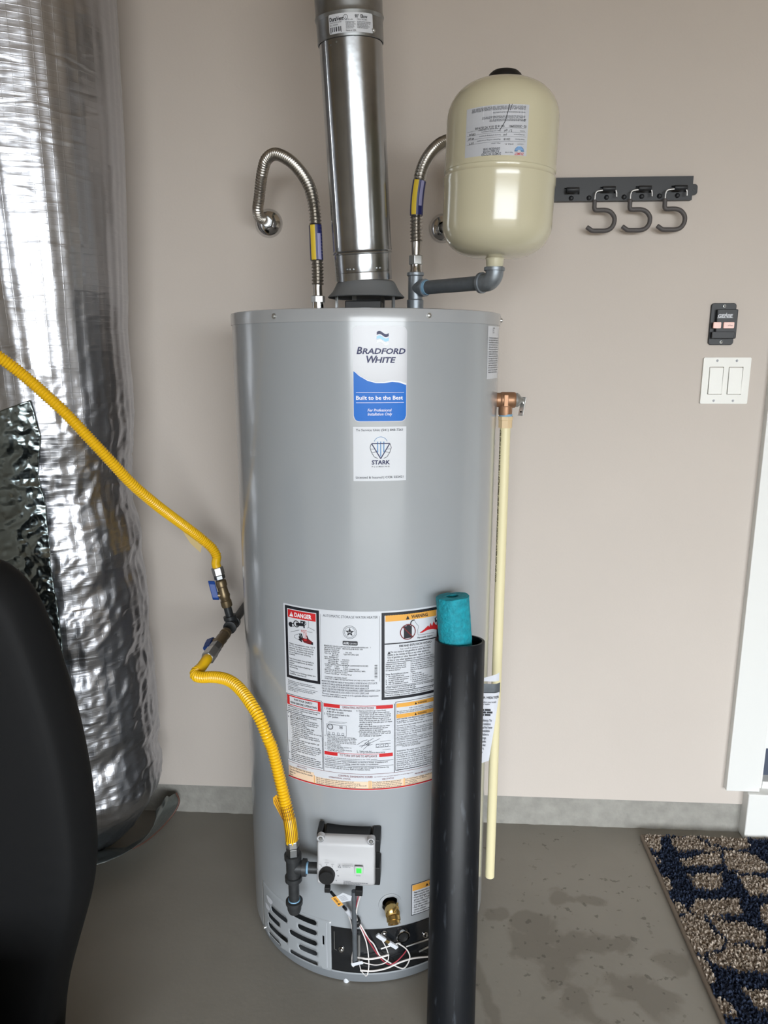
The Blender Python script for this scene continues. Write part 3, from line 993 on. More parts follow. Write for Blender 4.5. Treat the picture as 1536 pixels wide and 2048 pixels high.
# small embossed tab by the pole
u, z = cuv(858, 1752)
d = Decal(cm); d.frame('jacket_lid', u - .006, u + .02, z - .006, z + .008, .0015, .0012); d.build(wh, {'jacket_lid': 'embossed_tab'})

# ================================================================== LABELS ON THE HEATER
def rounded(d, key, u0, u1, z0, z1, r, off):
    """rounded rectangle in vertical strips so that it follows the jacket"""
    n = max(8, int((u1 - u0) / .003))
    us = sorted(set([u0 + (u1 - u0) * k / n for k in range(n + 1)] + [u0 + r * (1 - math.cos(PI / 2 * k / 6)) for k in range(7)] + [u1 - r * (1 - math.cos(PI / 2 * k / 6)) for k in range(7)]))
    def ins(u):
        e = min(u - u0, u1 - u)
        return 0 if e >= r else r - math.sqrt(max(r * r - (r - e) ** 2, 0))
    vs, fs = [], []
    for u in us:
        vs += [(u, z0 + ins(u)), (u, z1 - ins(u))]
    for k in range(len(us) - 1):
        fs.append((2 * k, 2 * k + 2, 2 * k + 3, 2 * k + 1))
    d.raw(key, vs, fs, off)
def sheet(name, key, u0, u1, z0, z1, r, off=.0004, fm=cm, parent=None):
    d = Decal(fm)
    rounded(d, key, u0, u1, z0, z1, r, off)
    return d.lay[key].build(name, key, parent or wh, smooth=True)

# --- brand sticker
b = sheet('brand_sticker', 'sticker_silver', -.0015, .0955, 1.2008, 1.3682, .011)
d = Decal(cm, .004)
def ribbon(f0, f1, ua, ub, key, off, n=30):
    vs, fs = [], []
    for k in range(n + 1):
        u = ua + (ub - ua) * k / n
        vs += [(u, f0(u)), (u, f1(u))]
    for k in range(n):
        fs.append((2 * k, 2 * k + 2, 2 * k + 3, 2 * k + 1))
    d.raw(key, vs, fs, off)
wave_pts = [(0.0, 1.2905), (.012, 1.2805), (.026, 1.2730), (.040, 1.2695), (.054, 1.2695), (.068, 1.2715), (.080, 1.2705), (.094, 1.2660)]
def wave(u):
    for (a, b_), (c, e) in zip(wave_pts, wave_pts[1:]):
        if a <= u <= c:
            t = (u - a) / (c - a); t = t * t * (3 - 2 * t) * .3 + t * .7
            return b_ + (e - b_) * t
    return wave_pts[0][1] if u < 0 else wave_pts[-1][1]
def low(u):
    e = min(u + .0002, .0942 - u); r = .0098
    return 1.2022 + (0 if e >= r else r - math.sqrt(max(r * r - (r - e) ** 2, 0)))
ribbon(low, wave, -.0002, .0942, 'sticker_blue', .0007, 44)
ribbon(lambda u: wave(u), lambda u: wave(u) + .0008 + .0022 * max(0, u / .094), -.0002, .0942, 'white_print', .0009, 44)
for (key, dz, h) in (('navy_print', .0075, .0052), ('steel_blue_print', 0, .0052), ('white_print', -.0062, .0048)):
    fz = lambda u, e: 1.3430 + dz + .0022 * math.sin((u - .041) / .021 * 2 * PI) + .0035 * (1 - (u - .041) / .021) * .6 + e
    ribbon(lambda u: fz(u, 0), lambda u: fz(u, h), .0410, .0622, key, .0009, 12)
d.text('navy_print', 'B', .0055, 1.3202, .0120, bold=.03, shear=.22)
d.text('navy_print', 'RADFORD', .0155, 1.3202, .0095, .0770, bold=.03, shear=.22)
d.text('navy_print', 'W', .0225, 1.3050, .0120, bold=.03, shear=.22)
d.text('navy_print', 'HITE', .0375, 1.3050, .0095, .0375, bold=.03, shear=.22)
d.line('white_print', [(.004, 1.2530), (.090, 1.2530)], .0007, .0010)
d.line('white_print', [(.004, 1.2350), (.090, 1.2350)], .0007, .0010)
d.text('white_print', 'Built to be the Best', .0040, 1.2405, .0068, .0840, bold=.022)
d.text('white_print', 'For Professional', .0245, 1.2195, .0050, .0430, bold=.01, shear=.2)
d.text('white_print', 'Installation Only', .0245, 1.2125, .0050, .0440, bold=.01, shear=.2)
d.build(b, {'sticker_blue': 'blue_field', 'navy_print': 'lettering', 'white_print': 'white_lettering', 'steel_blue_print': 'flag_stripe'})

# --- service sticker
b = sheet('service_sticker', 'label_white', -.0018, .0950, 1.0935, 1.1922, .0008)
d = Decal(cm, .004)
d.text('ink_grey', 'To Service Unit: (541) 848-7261', .0465, 1.1845, .0040, .0850, bold=.012, align='CENTER')
d.text('ink_grey', 'Licensed & Insured | CCB: 222421', .0465, 1.0985, .0040, .0870, bold=.012, align='CENTER')
c0 = (.0478, 1.1530)
tri = [(-.0165, .0090), (.0165, .0090), (0, -.0185), (-.0165, .0090)]
d.line('navy_print', [(c0[0] + x, c0[1] + z) for x, z in tri], .0019, .0008)
for k in (-1, 0, 1):
    d.line('steel_blue_print', [(c0[0] + .0056 * k, c0[1] + .0125), (c0[0] + .0056 * k, c0[1] - (.0145 if k == 0 else .007))], .0022, .0007)
for s in (-1, 1):
    q = [(.0172, .0085), (.0192, .0015), (.0168, -.0065), (.0118, -.0150), (.0055, -.0180)]
    d.line('ink_grey', [(c0[0] + s * x, c0[1] + z) for x, z in q], .0011, .0008)
    d.line('ink_grey', [(c0[0] + s * .0192, c0[1] - .001), (c0[0] + s * .0115, c0[1] - .001)], .0008, .0008)
    d.line('ink_grey', [(c0[0] + s * .0168, c0[1] - .0075), (c0[0] + s * .0085, c0[1] - .006)], .0008, .0008)
d.ring('steel_blue_print', (c0[0], c0[1] + .0085), .0125, .0010, .0008, 20, 20, 160)
d.text('navy_print', 'STARK', c0[0], 1.1242, .0074, .0335, bold=.03, align='CENTER')
d.text('ink_grey', 'P L U M B I N G', c0[0], 1.1190, .0022, .0320, bold=.01, align='CENTER')
d.build(b, {'ink_grey': 'lettering', 'navy_print': 'logo', 'steel_blue_print': 'logo_bars'})

# --- rating sticker on the right flank
b = sheet('side_sticker', 'label_white', .3000, .3800, 1.2715, 1.3725, .001)
d = Decal(cm, .004)
d.block('ink_grey', ['ENERGY', 'USE', 'DATA'], .325, 1.370, 1.358, .012)
d.block('ink_grey', ['Estimated yearly operating cost and first', 'hour rating are shown on this guide. Your', 'cost will depend on your utility rates and', 'use. Cost range based only on models of', 'similar capacity fueled by natural gas.', 'Do not remove this label before consumer', 'purchase. Compare similar water heaters.', 'Insulation meets the code for storage.'] * 2, .305, 1.352, 1.282, .07)
d.build(b, {'ink_grey': 'lettering'})

# --- big instruction label
LB = sheet('instruction_label', 'label_white', -.1540, .1720, .4655, .8430, .0012)
K, KG, O1, O2, O3 = 'ink', 'ink_grey', .0007, .0010, .0013
d = Decal(cm, .005)
def A(px, py): return cuv(px, py)
def B4(x, y): return cuv(560 + x / 7.68, 1200 + y / 7.68)
def B5(x, y): return cuv(740 + x / 9.306, 1200 + y / 9.306)
def B6(x, y): return cuv(560 + x / 4.8, 1380 + y / 4.8)
# danger panel
DL, DR, DB, DT = -.1500, -.0720, .6880, .8400
d.frame(K, DL, DR, DB, DT, .0058, O1)
BL, BR = DL + .0072, DR - .0072
d.rect('red', BL, BR, .8165, .8325, O1)
d.poly('white_print', [(BL + .004, .8190), (BL + .0140, .8190), (BL + .009, .8290)], O2)
d.poly('red', [(BL + .0082, .8230), (BL + .0098, .8230), (BL + .0095, .8272), (BL + .0085, .8272)], O3)
d.text('white_print', 'DANGER', BL + .0165, .8200, .0085, .0385, bold=.03)
def star(c, r, key, off):
    q = []
    for k in range(10):
        a = PI / 2 + PI * k / 5
        rr = r if k % 2 == 0 else r * .42
        q.append((c[0] + rr * math.cos(a), c[1] + rr * math.sin(a)))
    vs = [c] + q
    d.raw(key, vs, [(0, 1 + k, 1 + (k + 1) % 10) for k in range(10)], off)
for (x, y, r) in ((170, 372, .0052), (205, 380, .0036)):
    d.disc(K, B4(x, y), r, O2)
d.ring(K, B4(255, 365), .0062, .0018, O2)
d.line(K, [B4(250, 368), B4(375, 382)], .0062, O2)
d.line(K, [B4(372, 375), B4(374, 430)], .0030, O2)
d.line(K, [B4(318, 335), B4(385, 350)], .0058, O2)
d.ring(K, B4(378, 355), .0036, .0013, O2)
d.disc('label_white', B4(205, 382), .0022, O3); d.disc('label_white', B4(345, 344), .0015, O3)
for q in ([(442, 320), (442, 420)], [(170, 488), (300, 460)], [(420, 430), (445, 420), (535, 468)], [(420, 485), (500, 497)], [(330, 505), (225, 540), (225, 570), (290, 612)]):
    d.line(KG, [B4(*t) for t in q], .0006, O2)
d.text('pink_line', 'HOT', B4(330, 490)[0], B4(330, 490)[1], .0052, .0125, bold=.01)
for x in (368, 388, 408):
    d.line('pink_line', [B4(x, 500), B4(x + 4, 540), B4(x + 10, 590)], .0008, O2)
d.poly('maroon', [B4(*t) for t in ((335, 600), (352, 578), (390, 592), (430, 590), (470, 620), (510, 650), (510, 690), (430, 672), (370, 650))], O2)
d.poly('red', [B4(*t) for t in ((365, 600), (400, 602), (425, 605), (405, 625), (375, 620))], O3)
for q in ([(340, 610), (318, 560), (308, 520)], [(352, 600), (338, 545), (330, 515)], [(335, 622), (305, 580), (298, 555)], [(345, 640), (310, 612), (292, 602)], [(435, 605), (420, 565), (412, 545)]):
    d.line(K, [B4(*t) for t in q], .0028, O2)
d.poly(K, [B4(*t) for t in ((485, 655), (512, 650), (512, 690), (480, 682))], O3)
d.block(K, ['Water temperature over 125\u00b0F', '(51\u00b0C) can cause severe burns', 'instantly or death from scalds.', 'Children, disabled and elderly', 'are at highest risk of being', 'scalded.', '', 'See instruction manual before', 'setting temperature at water', 'heater.', 'Feel water before bathing or', 'showering.', '', 'Temperature limiting valves are', 'available, see manual.'], BL + .001, .7640, .6960, .0600, bold=.006, off=O2)
d.block(KG, ['NOTICE: State codes may require the use of', 'earthquake straps and a listed temperature setting', 'valve on this heater.'], DL + .003, .6835, .6735, .0640, off=O2)
d.line(KG, [(DL + .001, .6720), (DR - .006, .6720)], .0005, O2)
d.block(KG, ['Combustion and ventilation air must comply with', 'local codes and with the manual on this water', 'heater for safe use.'], DL + .003, .6700, .6600, .0640, off=O2)
# rating plate
d.line(KG, [(-.0695, .834), (-.0695, .700)], .0004, O2)
d.line(KG, [(.0455, .834), (.0455, .700)], .0004, O2)
d.text(KG, 'AUTOMATIC STORAGE WATER HEATER', -.0640, .8290, .0052, .1060, off=O2)
sc_ = (-.0115, .8010)
d.ring(KG, sc_, .0130, .0007, O2); d.ring(KG, sc_, .0104, .0006, O2)
star(sc_, .0090, K, O2)
d.text('label_white', 'DC', sc_[0], sc_[1] - .0015, .0030, align='CENTER', bold=.02, off=.0015)
rounded(d, K, -.0255, .0035, .7745, .7830, .002, O2)
d.text('label_white', 'AHRI', -.0242, .7765, .0046, .0110, bold=.03, off=.0015)
d.text('label_white', 'CERTIFIED', -.0115, .7768, .0032, .0135, off=.0015)
tl = ['BRADFORD WHITE CORPORATION  www.bradfordwhite.com    1', '200 LAFAYETTE STREET   MIDDLEVILLE MI 49333  USA', 'Model No: RG250T6N', 'Serial No: XL42487126             S/N: -475', 'Nom. Cap   50 US gal           Type: NATURAL GAS', '                189.2 liters', 'Input   40000(Btu/hr)', 'Gas Pressure Manifold       4.0(InWC)', '        Inlet Supply Max    14.0(InWC)', '        Inlet Supply Min      5.0(InWC)', 'CLOSET INSTALLATION MINIMUM CLEARANCES IN INCHES', '  4 FRONT      1 LEFT        12 TOP', '  1 BACK       1 RIGHT       6 VENT CONNECTOR', 'MIN 4 DIA OR AS TO 18in. FOR RUBBER CONTACT MFG', 'ANSI Z21.10.1-2019/CSA 4.1-2019', 'Pressure: Test 300 psi.   Working 150 psi', '', 'CATEGORY I NATURAL DRAFT', 'DOES NOT COMPLY W/ RESTRICTIONS ON THIS ULTRA LOW NOX']
d.block(K, tl, -.0625, .7720, .7000, .0980, off=O2)
for k in range(26):
    z = .7350 - k * .00115
    if (k * 7 + k * k) % 5 != 0:
        d.rect(K, .0355, .0410, z, z + .0007, O2)
d.block(KG, ['MANUFACTURED UNDER ONE OR MORE OF THE FOLLOWING U.S. PATENTS RE 34,534 B1 5,277,171 5,341,770', '4,669,448 4,672,919 4,808,356 4,829,983 4,861,968 5,000,893 5,023,031 5,052,346 5,081,696 5,085,205', '5,092,519 5,115,767 5,199,385 5,372,185 5,485,879 5,574,822 5,596,952 5,660,165 5,682,666 5,761,379', '7,063,132 B2 7,063,133 B2 AND OTHER PATENT APPLICATIONS PENDING. CURRENT CANADIAN PATENTS 1,272,914', '1,280,043 1,289,832 2,045,862 2,092,105 2,107,012 2,108,186 2,112,515 2,143,031 2,239,007 2,314,845'], -.0690, .6985, .6725, .1150, off=O2)
d.block(KG, ['This water heater meets or exceeds all of the applicable efficiency requirements', 'requirements of ASHRAE Code 90.'], -.0690, .6720, .6630, .1120, off=O2)
# warning panel
WL, WR, WB, WT = .0490, .1690, .6605, .8395
d.frame(K, WL, WR, WB, WT, .0058, O1)
d.rect('orange', WL + .0075, WR - .0075, .8215, .8340, O1)
q = B5(665, 350)
d.poly(K, [(q[0], .8228), (q[0] + .0075, .8228), (q[0] + .00375, .8308)], O2)
d.text(K, 'WARNING', B5(765, 330)[0], .8242, .0066, .0350, bold=.03, off=O2)
d.rect(K, WL + .0058, WR - .0058, .7752, .7774, O2)
c_ = B5(703, 590)
d.poly(K, [B5(*t) for t in ((628, 490), (775, 470), (775, 695), (628, 715))], O2)
d.line(K, [B5(680, 480), B5(745, 470)], .0035, O2)
d.line(K, [B5(750, 460), B5(760, 405), B5(790, 375), B5(828, 370)], .0022, O2)
d.ring('maroon', c_, .0150, .0018, .0014)
d.line('maroon', [B5(610, 500), B5(795, 685)], .0020, .0014)
d.line(KG, [B5(830, 385), B5(860, 440), B5(900, 480), B5(885, 560), B5(890, 650), B5(1190, 600)], .0006, O2)
d.poly('red', [B5(*t) for t in ((915, 612), (1010, 540), (1080, 470), (1100, 500), (1120, 420), (1150, 480), (1180, 390), (1210, 450), (1260, 470), (1320, 480), (1320, 545))], O2)
d.poly(K, [B5(*t) for t in ((1195, 335), (1245, 295), (1300, 310), (1300, 400), (1245, 385), (1205, 420))], .0014)
d.disc('label_white', B5(1240, 340), .0028, .0016)
d.text(K, 'Flammable Vapors', B5(880, 690)[0], .7810, .0034, .0330, bold=.015, off=O2)
d.text(K, 'FIRE AND EXPLOSION HAZARD', B5(540, 865)[0], .7680, .0042, .0680, bold=.025, off=O2)
d.text(K, 'Can result in serious injury or death', B5(560, 910)[0], .7625, .0034, .0640, off=O2)
q = B5(325, 985)
d.poly(K, [(q[0], .7556), (q[0] + .0060, .7556), (q[0] + .003, .7612)], O2)
d.block(K, ['     Do not store or use gasoline or other flammable', 'liquids in the vicinity of this or any other appliance.', 'Use of gasoline or other flammable vapors or liquids', 'of this or any other appliance can result in serious injury'], q[0], .7612, .7395, .0960, off=O2)
d.rect(K, WL + .010, WR - .008, .7375, .7385, O2)
x_ = WL + .0078
d.block(K, ['Vapors from flammable', 'liquids can explode and', 'catch fire causing death', 'or severe burns.', '', 'Keep flammable products:', '1.  far away from any', '     possible ignition source', '2.  in approved containers', '3.  tightly closed and', '4.  out of children\u2019s reach.'], x_, .7360, .6905, .0470, off=O2)
d.block(K, ['Do not use or store flammable products', 'such as gasoline, solvents or adhesives', 'in the same room or area near the water', 'heater or any other appliance. Keep', 'away from any possible ignition source.', 'Vapors:', '1  cannot be seen', '2  are heavier than air', '3  go a long way on the floor', '4  can be carried from other rooms', '    to possible ignition sources'], x_ + .0500, .7368, .6905, .0540, off=O2)
d.rect(K, WL + .010, WR - .0058, .6882, .6890, O2)
d.block(K, ['Water heaters in residential garages must be installed and', 'protected to avoid physical damage.'], x_, .6878, .6790, .1000, off=O2)
d.rect(K, WL + .0058, WR - .0058, .6765, .6777, O2)
d.block(K, ['Read and follow water heater warnings and instructions. If', 'manual is missing contact the retailer or manufacturer.'], x_, .6758, .6672, .1000, off=O2)
# lower row
SL, SR, MT, MBt = -.1530, -.0700, .6530, .5060
d.frame(K, SL, SR, MBt, MT, .0010, O1)
d.rect('red', SL + .002, SL + .0085, .6300, .6490, O1); d.rect('red', SR - .0085, SR - .002, .6300, .6490, O1)
d.rect('red', SL + .002, SR - .002, .6480, .6505, O1); d.rect('red', SL + .002, SR - .002, .6295, .6310, O1)
d.text(K, 'FOR YOUR SAFETY', (SL + SR) / 2, .6415, .0040, .0430, bold=.02, align='CENTER', off=O2)
d.text(K, 'READ BEFORE OPERATING', (SL + SR) / 2, .6340, .0040, .0610, bold=.02, align='CENTER', off=O2)
d.block(K, ['WARNING: If you do not follow these instructions exactly,', 'a fire or explosion may result causing property damage,', 'personal injury or loss of life.'], SL + .003, .6280, .6160, .0760, off=O2)
d.rect(K, SL, SR, .6135, .6147, O2)
safety = ['A.  This appliance has a pilot which is lit by an', '      electronic gas ignition system.', 'B.  BEFORE OPERATING smell all around the', '      appliance area for gas. Be sure to smell next', '      to the floor because gas is heavier than air', '      and will settle on the floor.', '      WHAT TO DO IF YOU SMELL GAS:', '        \u2022 Do not try to light any appliance.', '        \u2022 Do not touch any electric switch; do not use', '          any phone in your building.', '        \u2022 Immediately call your gas supplier from a', '          neighbor\u2019s phone. Follow the gas supplier\u2019s', '          instructions.', '        \u2022 If you cannot reach your gas supplier, call', '          the fire department.', 'C.  Use only your hand to push in or turn the gas', '      control knob. Never use tools. If the knob will', '      not push in or turn by hand, don\u2019t try to repair', '      it; call a qualified service technician. Force or', '      attempted repair may result in a fire or', '      explosion.', 'D.  Do not use this appliance if any part has', '      been under water. Immediately call a qualified', '      technician to inspect the appliance and replace', '      any gas control which has been under water.']
d.block(K, safety, SL + .003, .6125, .5085, .0780, off=O2)
OL, OR = -.0690, .0745
d.rect(K, OL + .0005, OL + .0015, MBt - .004, .651, O1)
d.rect(K, OR - .0005, OR + .0008, MBt - .004, .651, O1)
for (zz, t, tw) in ((.6420, 'OPERATING INSTRUCTIONS', .0620), (.5385, 'TO TURN OFF GAS TO APPLIANCE', .0740)):
    d.rect('red', OL + .003, OL + .003 + (.1385 - tw - .010) / 2, zz, zz + .0070, O1)
    d.rect('red', OR - .003 - (.1385 - tw - .010) / 2, OR - .003, zz, zz + .0070, O1)
    d.rect('red', OL + .003, OR - .003, zz + .0065, zz + .0075, O1)
    d.text('maroon', t, (OL + OR) / 2, zz + .0005, .0045, tw, bold=.012, align='CENTER', off=O2)
d.block(K, ['1.  STOP! Read the safety information', '      at the left on this label.', '2.  Set the gas control knob to the', '      \u201cOFF\u201d position.'], OL + .004, .6405, .6190, .0560, off=O2)
d.frame(KG, OL + .008, OL + .049, .5830, .6060, .0006, O2)
d.ring(K, (OL + .0160, .6005), .0056, .0012, O2); d.ring(KG, (OL + .0160, .6005), .0038, .0004, O2)
d.line(K, [(OL + .0160, .6005), (OL + .0145, .6032)], .0006, O2)
d.frame(K, OL + .0350, OL + .0410, .5985, .6040, .0007, O2)
d.rect(K, OL + .0368, OL + .0392, .6003, .6023, O2)
for k in (0, 1, 2, 3):
    d.frame(KG, OL + .011 + k * .0095, OL + .0155 + k * .0095, .5840, .5890, .0006, O2)
d.line(KG, [(OL + .012, .6095), (OL + .047, .6105)], .0004, O2); d.line(KG, [(OL + .014, .6120), (OL + .050, .6125)], .0004, O2)
d.block(K, ['3.  Wait five (5) minutes to clear out any gas.', '      Then smell for gas, including near the floor.', '      If you smell gas, STOP! Follow \u201cB\u201d in the', '      safety information at the left on this label.', '      If you don\u2019t smell gas, go to the next step.', '4.  Remove outer door.', '5.  Locate igniter button.', '6.  Look through sight glass window on', '      inner door to view pilot.', '7.  Turn the gas control knob clockwise', '      to the \u201cPILOT\u201d position.'], OL + .004, .5815, .5470, .0660, off=O2)
d.block(K, ['8.  Depress and hold in gas control knob;', '      immediately press igniter button until you', '      hear a \u201cclick\u201d sound, then release. Continue', '      to hold down the gas control knob until the', '      status light blinks. Release the gas control', '      knob; it should pop back up. Check to see if', '      the pilot is still lit. If the pilot goes out, repeat', '      steps 2 through 8.', '   \u2022 If gas control knob does not pop out when', '      released, stop and immediately call your', '      service technician or gas supplier.', '   \u2022 If the pilot will not stay lit after several tries,', '      turn the gas control knob to \u201cOFF\u201d and call', '      your technician or gas supplier.'], OL + .0690, .6405, .5830, .0700, off=O2)
bx = OL + .070
for q in ([(0, .566), (.012, .5745), (.020, .577)], [(.008, .5605), (.018, .571), (.032, .5800)], [(.004, .563), (.016, .5655), (.024, .567)], [(.012, .556), (.020, .5640), (.026, .570), (.045, .5790)], [(.022, .5765), (.0225, .5700)], [(.014, .569), (.024, .565), (.030, .567)]):
    d.line(KG, [(bx + x, z) for x, z in q], .0007, O2)
for (x, z, r) in ((.018, .569, .002), (.021, .5665, .0024), (.024, .570, .0016)):
    d.ring(K, (bx + x, z), r, .0006, O2, 12)
for k in range(3):
    d.ring(KG, (bx + .040 + k * .009, .5635), .0032, .0007, O2, 14)
d.line(KG, [(bx + .036, .5600), (bx + .066, .5600)], .0006, O2); d.line(KG, [(bx + .036, .5670), (bx + .066, .5670)], .0006, O2)
d.line(KG, [(bx + .045, .572), (bx + .066, .5735)], .0004, O2); d.line(KG, [(bx + .050, .554), (bx + .066, .5545)], .0004, O2)
d.block(K, ['9.    Replace outer door.', '10.  Turn gas control knob to desired setting.'], OL + .0690, .5535, .5470, .0560, off=O2)
d.text(K, '1.  Turn the gas control knob counterclockwise to the \u201cOFF\u201d position.', OL + .004, .5330, .0024, .1060, off=O2)
d.line(K, [(OL + .002, .5305), (OR - .002, .5305)], .0006, O2)
d.block(K, ['Read and follow water heater WARNINGS and INSTRUCTIONS. If installation and', 'operation instructions are missing, contact the retailer or manufacturer.'], OL + .004, .5290, .5205, .1260, bold=.008, off=O2)
d.line(K, [(OL + .002, .5190), (OR - .002, .5190)], .0006, O2)
d.block(K, ['WARNING: Do not apply line voltage (power) to gas valve. Damage to the controls may', 'occur and will nullify the warranty. Refer to installation manual.'], OL + .004, .5175, .5090, .1290, bold=.006, off=O2)
# right column
RL, RR = .0765, .1700
d.frame(K, RL, RR, .5060, .6545, .0009, O1)
for zz, t in ((.6420, 'WARNING'), (.6190, 'WARNING')):
    d.rect('orange', RL + .002, RR - .002, zz, zz + .0085, O1)
    d.poly(K, [(.116, zz + .0015), (.121, zz + .0015), (.1185, zz + .0065)], O2)
    d.text(K, t, .1225, zz + .0018, .0042, .0200, bold=.02, off=O2)
d.text(K, 'FOR YOUR SAFETY', .120, .6365, .0028, .0300, align='CENTER', off=O2)
d.block(K, ['Do not store or use gasoline or other flammable vapors', 'or liquids in the vicinity of this or any other appliance.'], RL + .003, .6350, .6285, .0860, off=O2)
d.text(K, 'HOT WATER CAN PRODUCE THIRD DEGREE BURNS', RL + .003, .6155, .0028, .0860, bold=.02, off=O2)
d.block(K, ['in as little as 3 seconds at 140\u00b0F and 1 second at', '155\u00b0F. Test the water before use.'], RL + .003, .6140, .6065, .0800, off=O2)
zt = .6050
paras = [['Gravity from flammable liquids can be drawn by air', 'currents to the burner.'],
 ['This appliance must be installed in accordance with', 'local codes or, in the absence of local codes, the', 'National Fuel Gas Code ANSI Z223.1 NFPA 54', 'and the manual supplied.'],
 ['CAUTION: Operation of the heater with the wrong gas,', 'pressure or venting may damage the heater, cause', 'sooting and void its warranty.'],
 ['          STATE OF CALIFORNIA', '', 'WARNING: This water heater contains chemicals known', 'to cause cancer or birth defects. For proper care', 'follow the manual provided with the heater.', 'CAUTION: If not installed, operated and maintained', 'in accordance with the instructions, exposure to', 'substances in fuel or from fuel combustion.', 'SUITABLE FOR WATER (POTABLE) HEATING AND', 'SPACE HEATING. Do not connect to heating system', 'previously used with a non-potable water heating', 'appliance. Toxic chemicals are not allowed.']]
for pr in paras:
    hgt = len(pr) * .00455
    d.block(K, pr, RL + .003, zt, zt - hgt, .0880, off=O2, bold=.004)
    zt -= hgt
    if zt > .512: d.line(K, [(RL + .001, zt - .0006), (RR - .001, zt - .0006)], .0005, O2)
    zt -= .0018
# diagnostic table
d.frame('maroon', -.1530, .1710, .4690, .5020, .0007, O1)
d.rect('red', -.1535, .1715, .4665, .4690, O1)
d.rect('orange_pale', -.1520, -.0905, .4700, .4925, O1)
d.rect('orange_pale', -.0885, .0235, .4700, .4850, O1)
d.rect('orange_pale', .0275, .1700, .4700, .4850, O1)
for x in (-.0895, .0240, .0275, .0950):
    d.rect('orange', x - .0008, x + .0008, .4695, .4870, O2)
d.text('maroon', 'CONTROL DIAGNOSTIC CODES', -.0380, .4940, .0038, .0690, bold=.015, off=O2)
d.text('maroon', 'see installation and operation manual for complete diagnostics', .0340, .4945, .0020, .0800, off=O2)
for (t, x, z_) in (('LED STATUS', -.130, .4955), ('OPERATIONAL STATUS', -.058, .4885), ('LED STATUS', .050, .4885), ('PROBLEM/SOLUTION', .118, .4900)):
    d.text('maroon', t, x, z_, .0030, bold=.01, off=O2)
d.block(KG, ['One short flash every four seconds', 'Two short flashes every four seconds', 'Steady on', 'None'], -.1495, .4930, .4700, .0560, off=O2)
d.block(KG, ['Set at pilot, indicates pilot is lit and main burner is off.', 'Set at temp, indicates main valve is open and main burner is lit.', 'Set at temp, indicates that the control is in shutdown mode. Pilot is off.', 'Set at pilot, indicates control is in OFF mode. Pilot is off.'], -.0850, .4850, .4700, .1040, off=O2)
d.block(KG, ['Four flashes and three second pause', 'Five flashes and three second pause', 'Seven flashes and three second pause', 'Eight flashes and three second pause'], .0305, .4850, .4700, .0600, off=O2)
d.block(KG, ['Low thermopile voltage. Check pilot.', 'Temperature sensor failure.', 'Gas valve fault.', 'Contact service.'], .0970, .4850, .4700, .0640, off=O2)
d.build(LB, {K: 'lettering', KG: 'fine_print', 'red': 'red_banner', 'orange': 'orange_banner', 'white_print': 'white_lettering', 'maroon': 'maroon_print', 'pink_line': 'pictogram_lines', 'label_white': 'white_detail', 'orange_pale': 'table_field'})

# --- small warning sticker by the drain valve
b = sheet('warning_sticker', 'label_white', .1130, .1720, .1600, .2350, .003)
d = Decal(cm, .005)
d.frame(K, .1130, .1720, .1600, .2350, .0014, O1)
d.rect('orange', .1152, .1698, .2190, .2330, O1)
d.poly(K, [(.1455, .2215), (.1525, .2215), (.1490, .2285)], O2)
d.text(K, 'WARNING', .1540, .2220, .0055, bold=.02, off=O2, w=.0150)
d.block(K, ['\u2022 Read the instruction manual', '  before using the drain valve.', '\u2022 Water discharged may be hot', '  and can scald. Turn gas off.', '\u2022 Connect a hose and run it to', '  a safe place to drain.', '\u2022 Flush the tank every year to', '  remove sediment.', '\u2022 Do not overtighten valve.'], .1165, .2170, .1630, .0510, off=O2)
d.build(b, {K: 'lettering', 'orange': 'orange_banner'})

# ================================================================== VENT PIPE AND ELBOW
V0 = P(727.5, 557, AY)
V1 = P(701.5, 88, 1.556)
vd = (V1 - V0).normalized()
VL = (V1 - V0).length
vp = thing('vent_pipe', 'round galvanized metal vent pipe rising from the top of the heater', 'vent pipe', (V0.x, V0.y, V0.z - .004))
zc = lambda py: (P(727.5 + (701.5 - 727.5) * (557 - py) / 469, py, AY + (1.556 - AY) * (557 - py) / 469) - V0).length
s1 = zc(505)
MB().lathe([(-.004, .0578), (-.004, .0587), (.012, .0587), (.0125, .0592), (.014, .0587), (s1 - .004, .0590), (s1 - .003, .0608), (s1 - .001, .0612), (s1 + .001, .0598), (s1 + .003, .0612), (s1 + .006, .0606), (s1 + .03, .0600), (VL * .6, .0600), (VL - .012, .0600), (VL + .03, .0600)], V0, vd, 96, cap0=False, cap1=False).build('pipe', 'galv', vp, angle=25)
vx, vy, _ = basis(vd)
def vm(u, s_, off=0.0, r=.0628):
    a = u / r
    fr = Vector((0, -1, 0)); fr = (fr - vd * fr.dot(vd)).normalized()
    sdv = fr.cross(vd) if fr.cross(vd).x > 0 else -fr.cross(vd)
    return V0 + vd * s_ + (fr * math.cos(a) + sdv * math.sin(a)) * (r + off)
for (u_, s_) in ((-.030, s1 * .38), (-.024, s1 * .38), (-.016, s1 * .38), (.034, s1 * .38), (.042, s1 * .38), (-.035, VL - .012), (-.022, VL - .009)):
    p = vm(u_, s_, 0, .0590)
    MB().lathe([(-.001, .0028), (.0005, .0026), (.0012, .0014), (.0013, .0001)], p, p - (V0 + vd * s_), 10).build('dimple', 'galv_dull', vp)
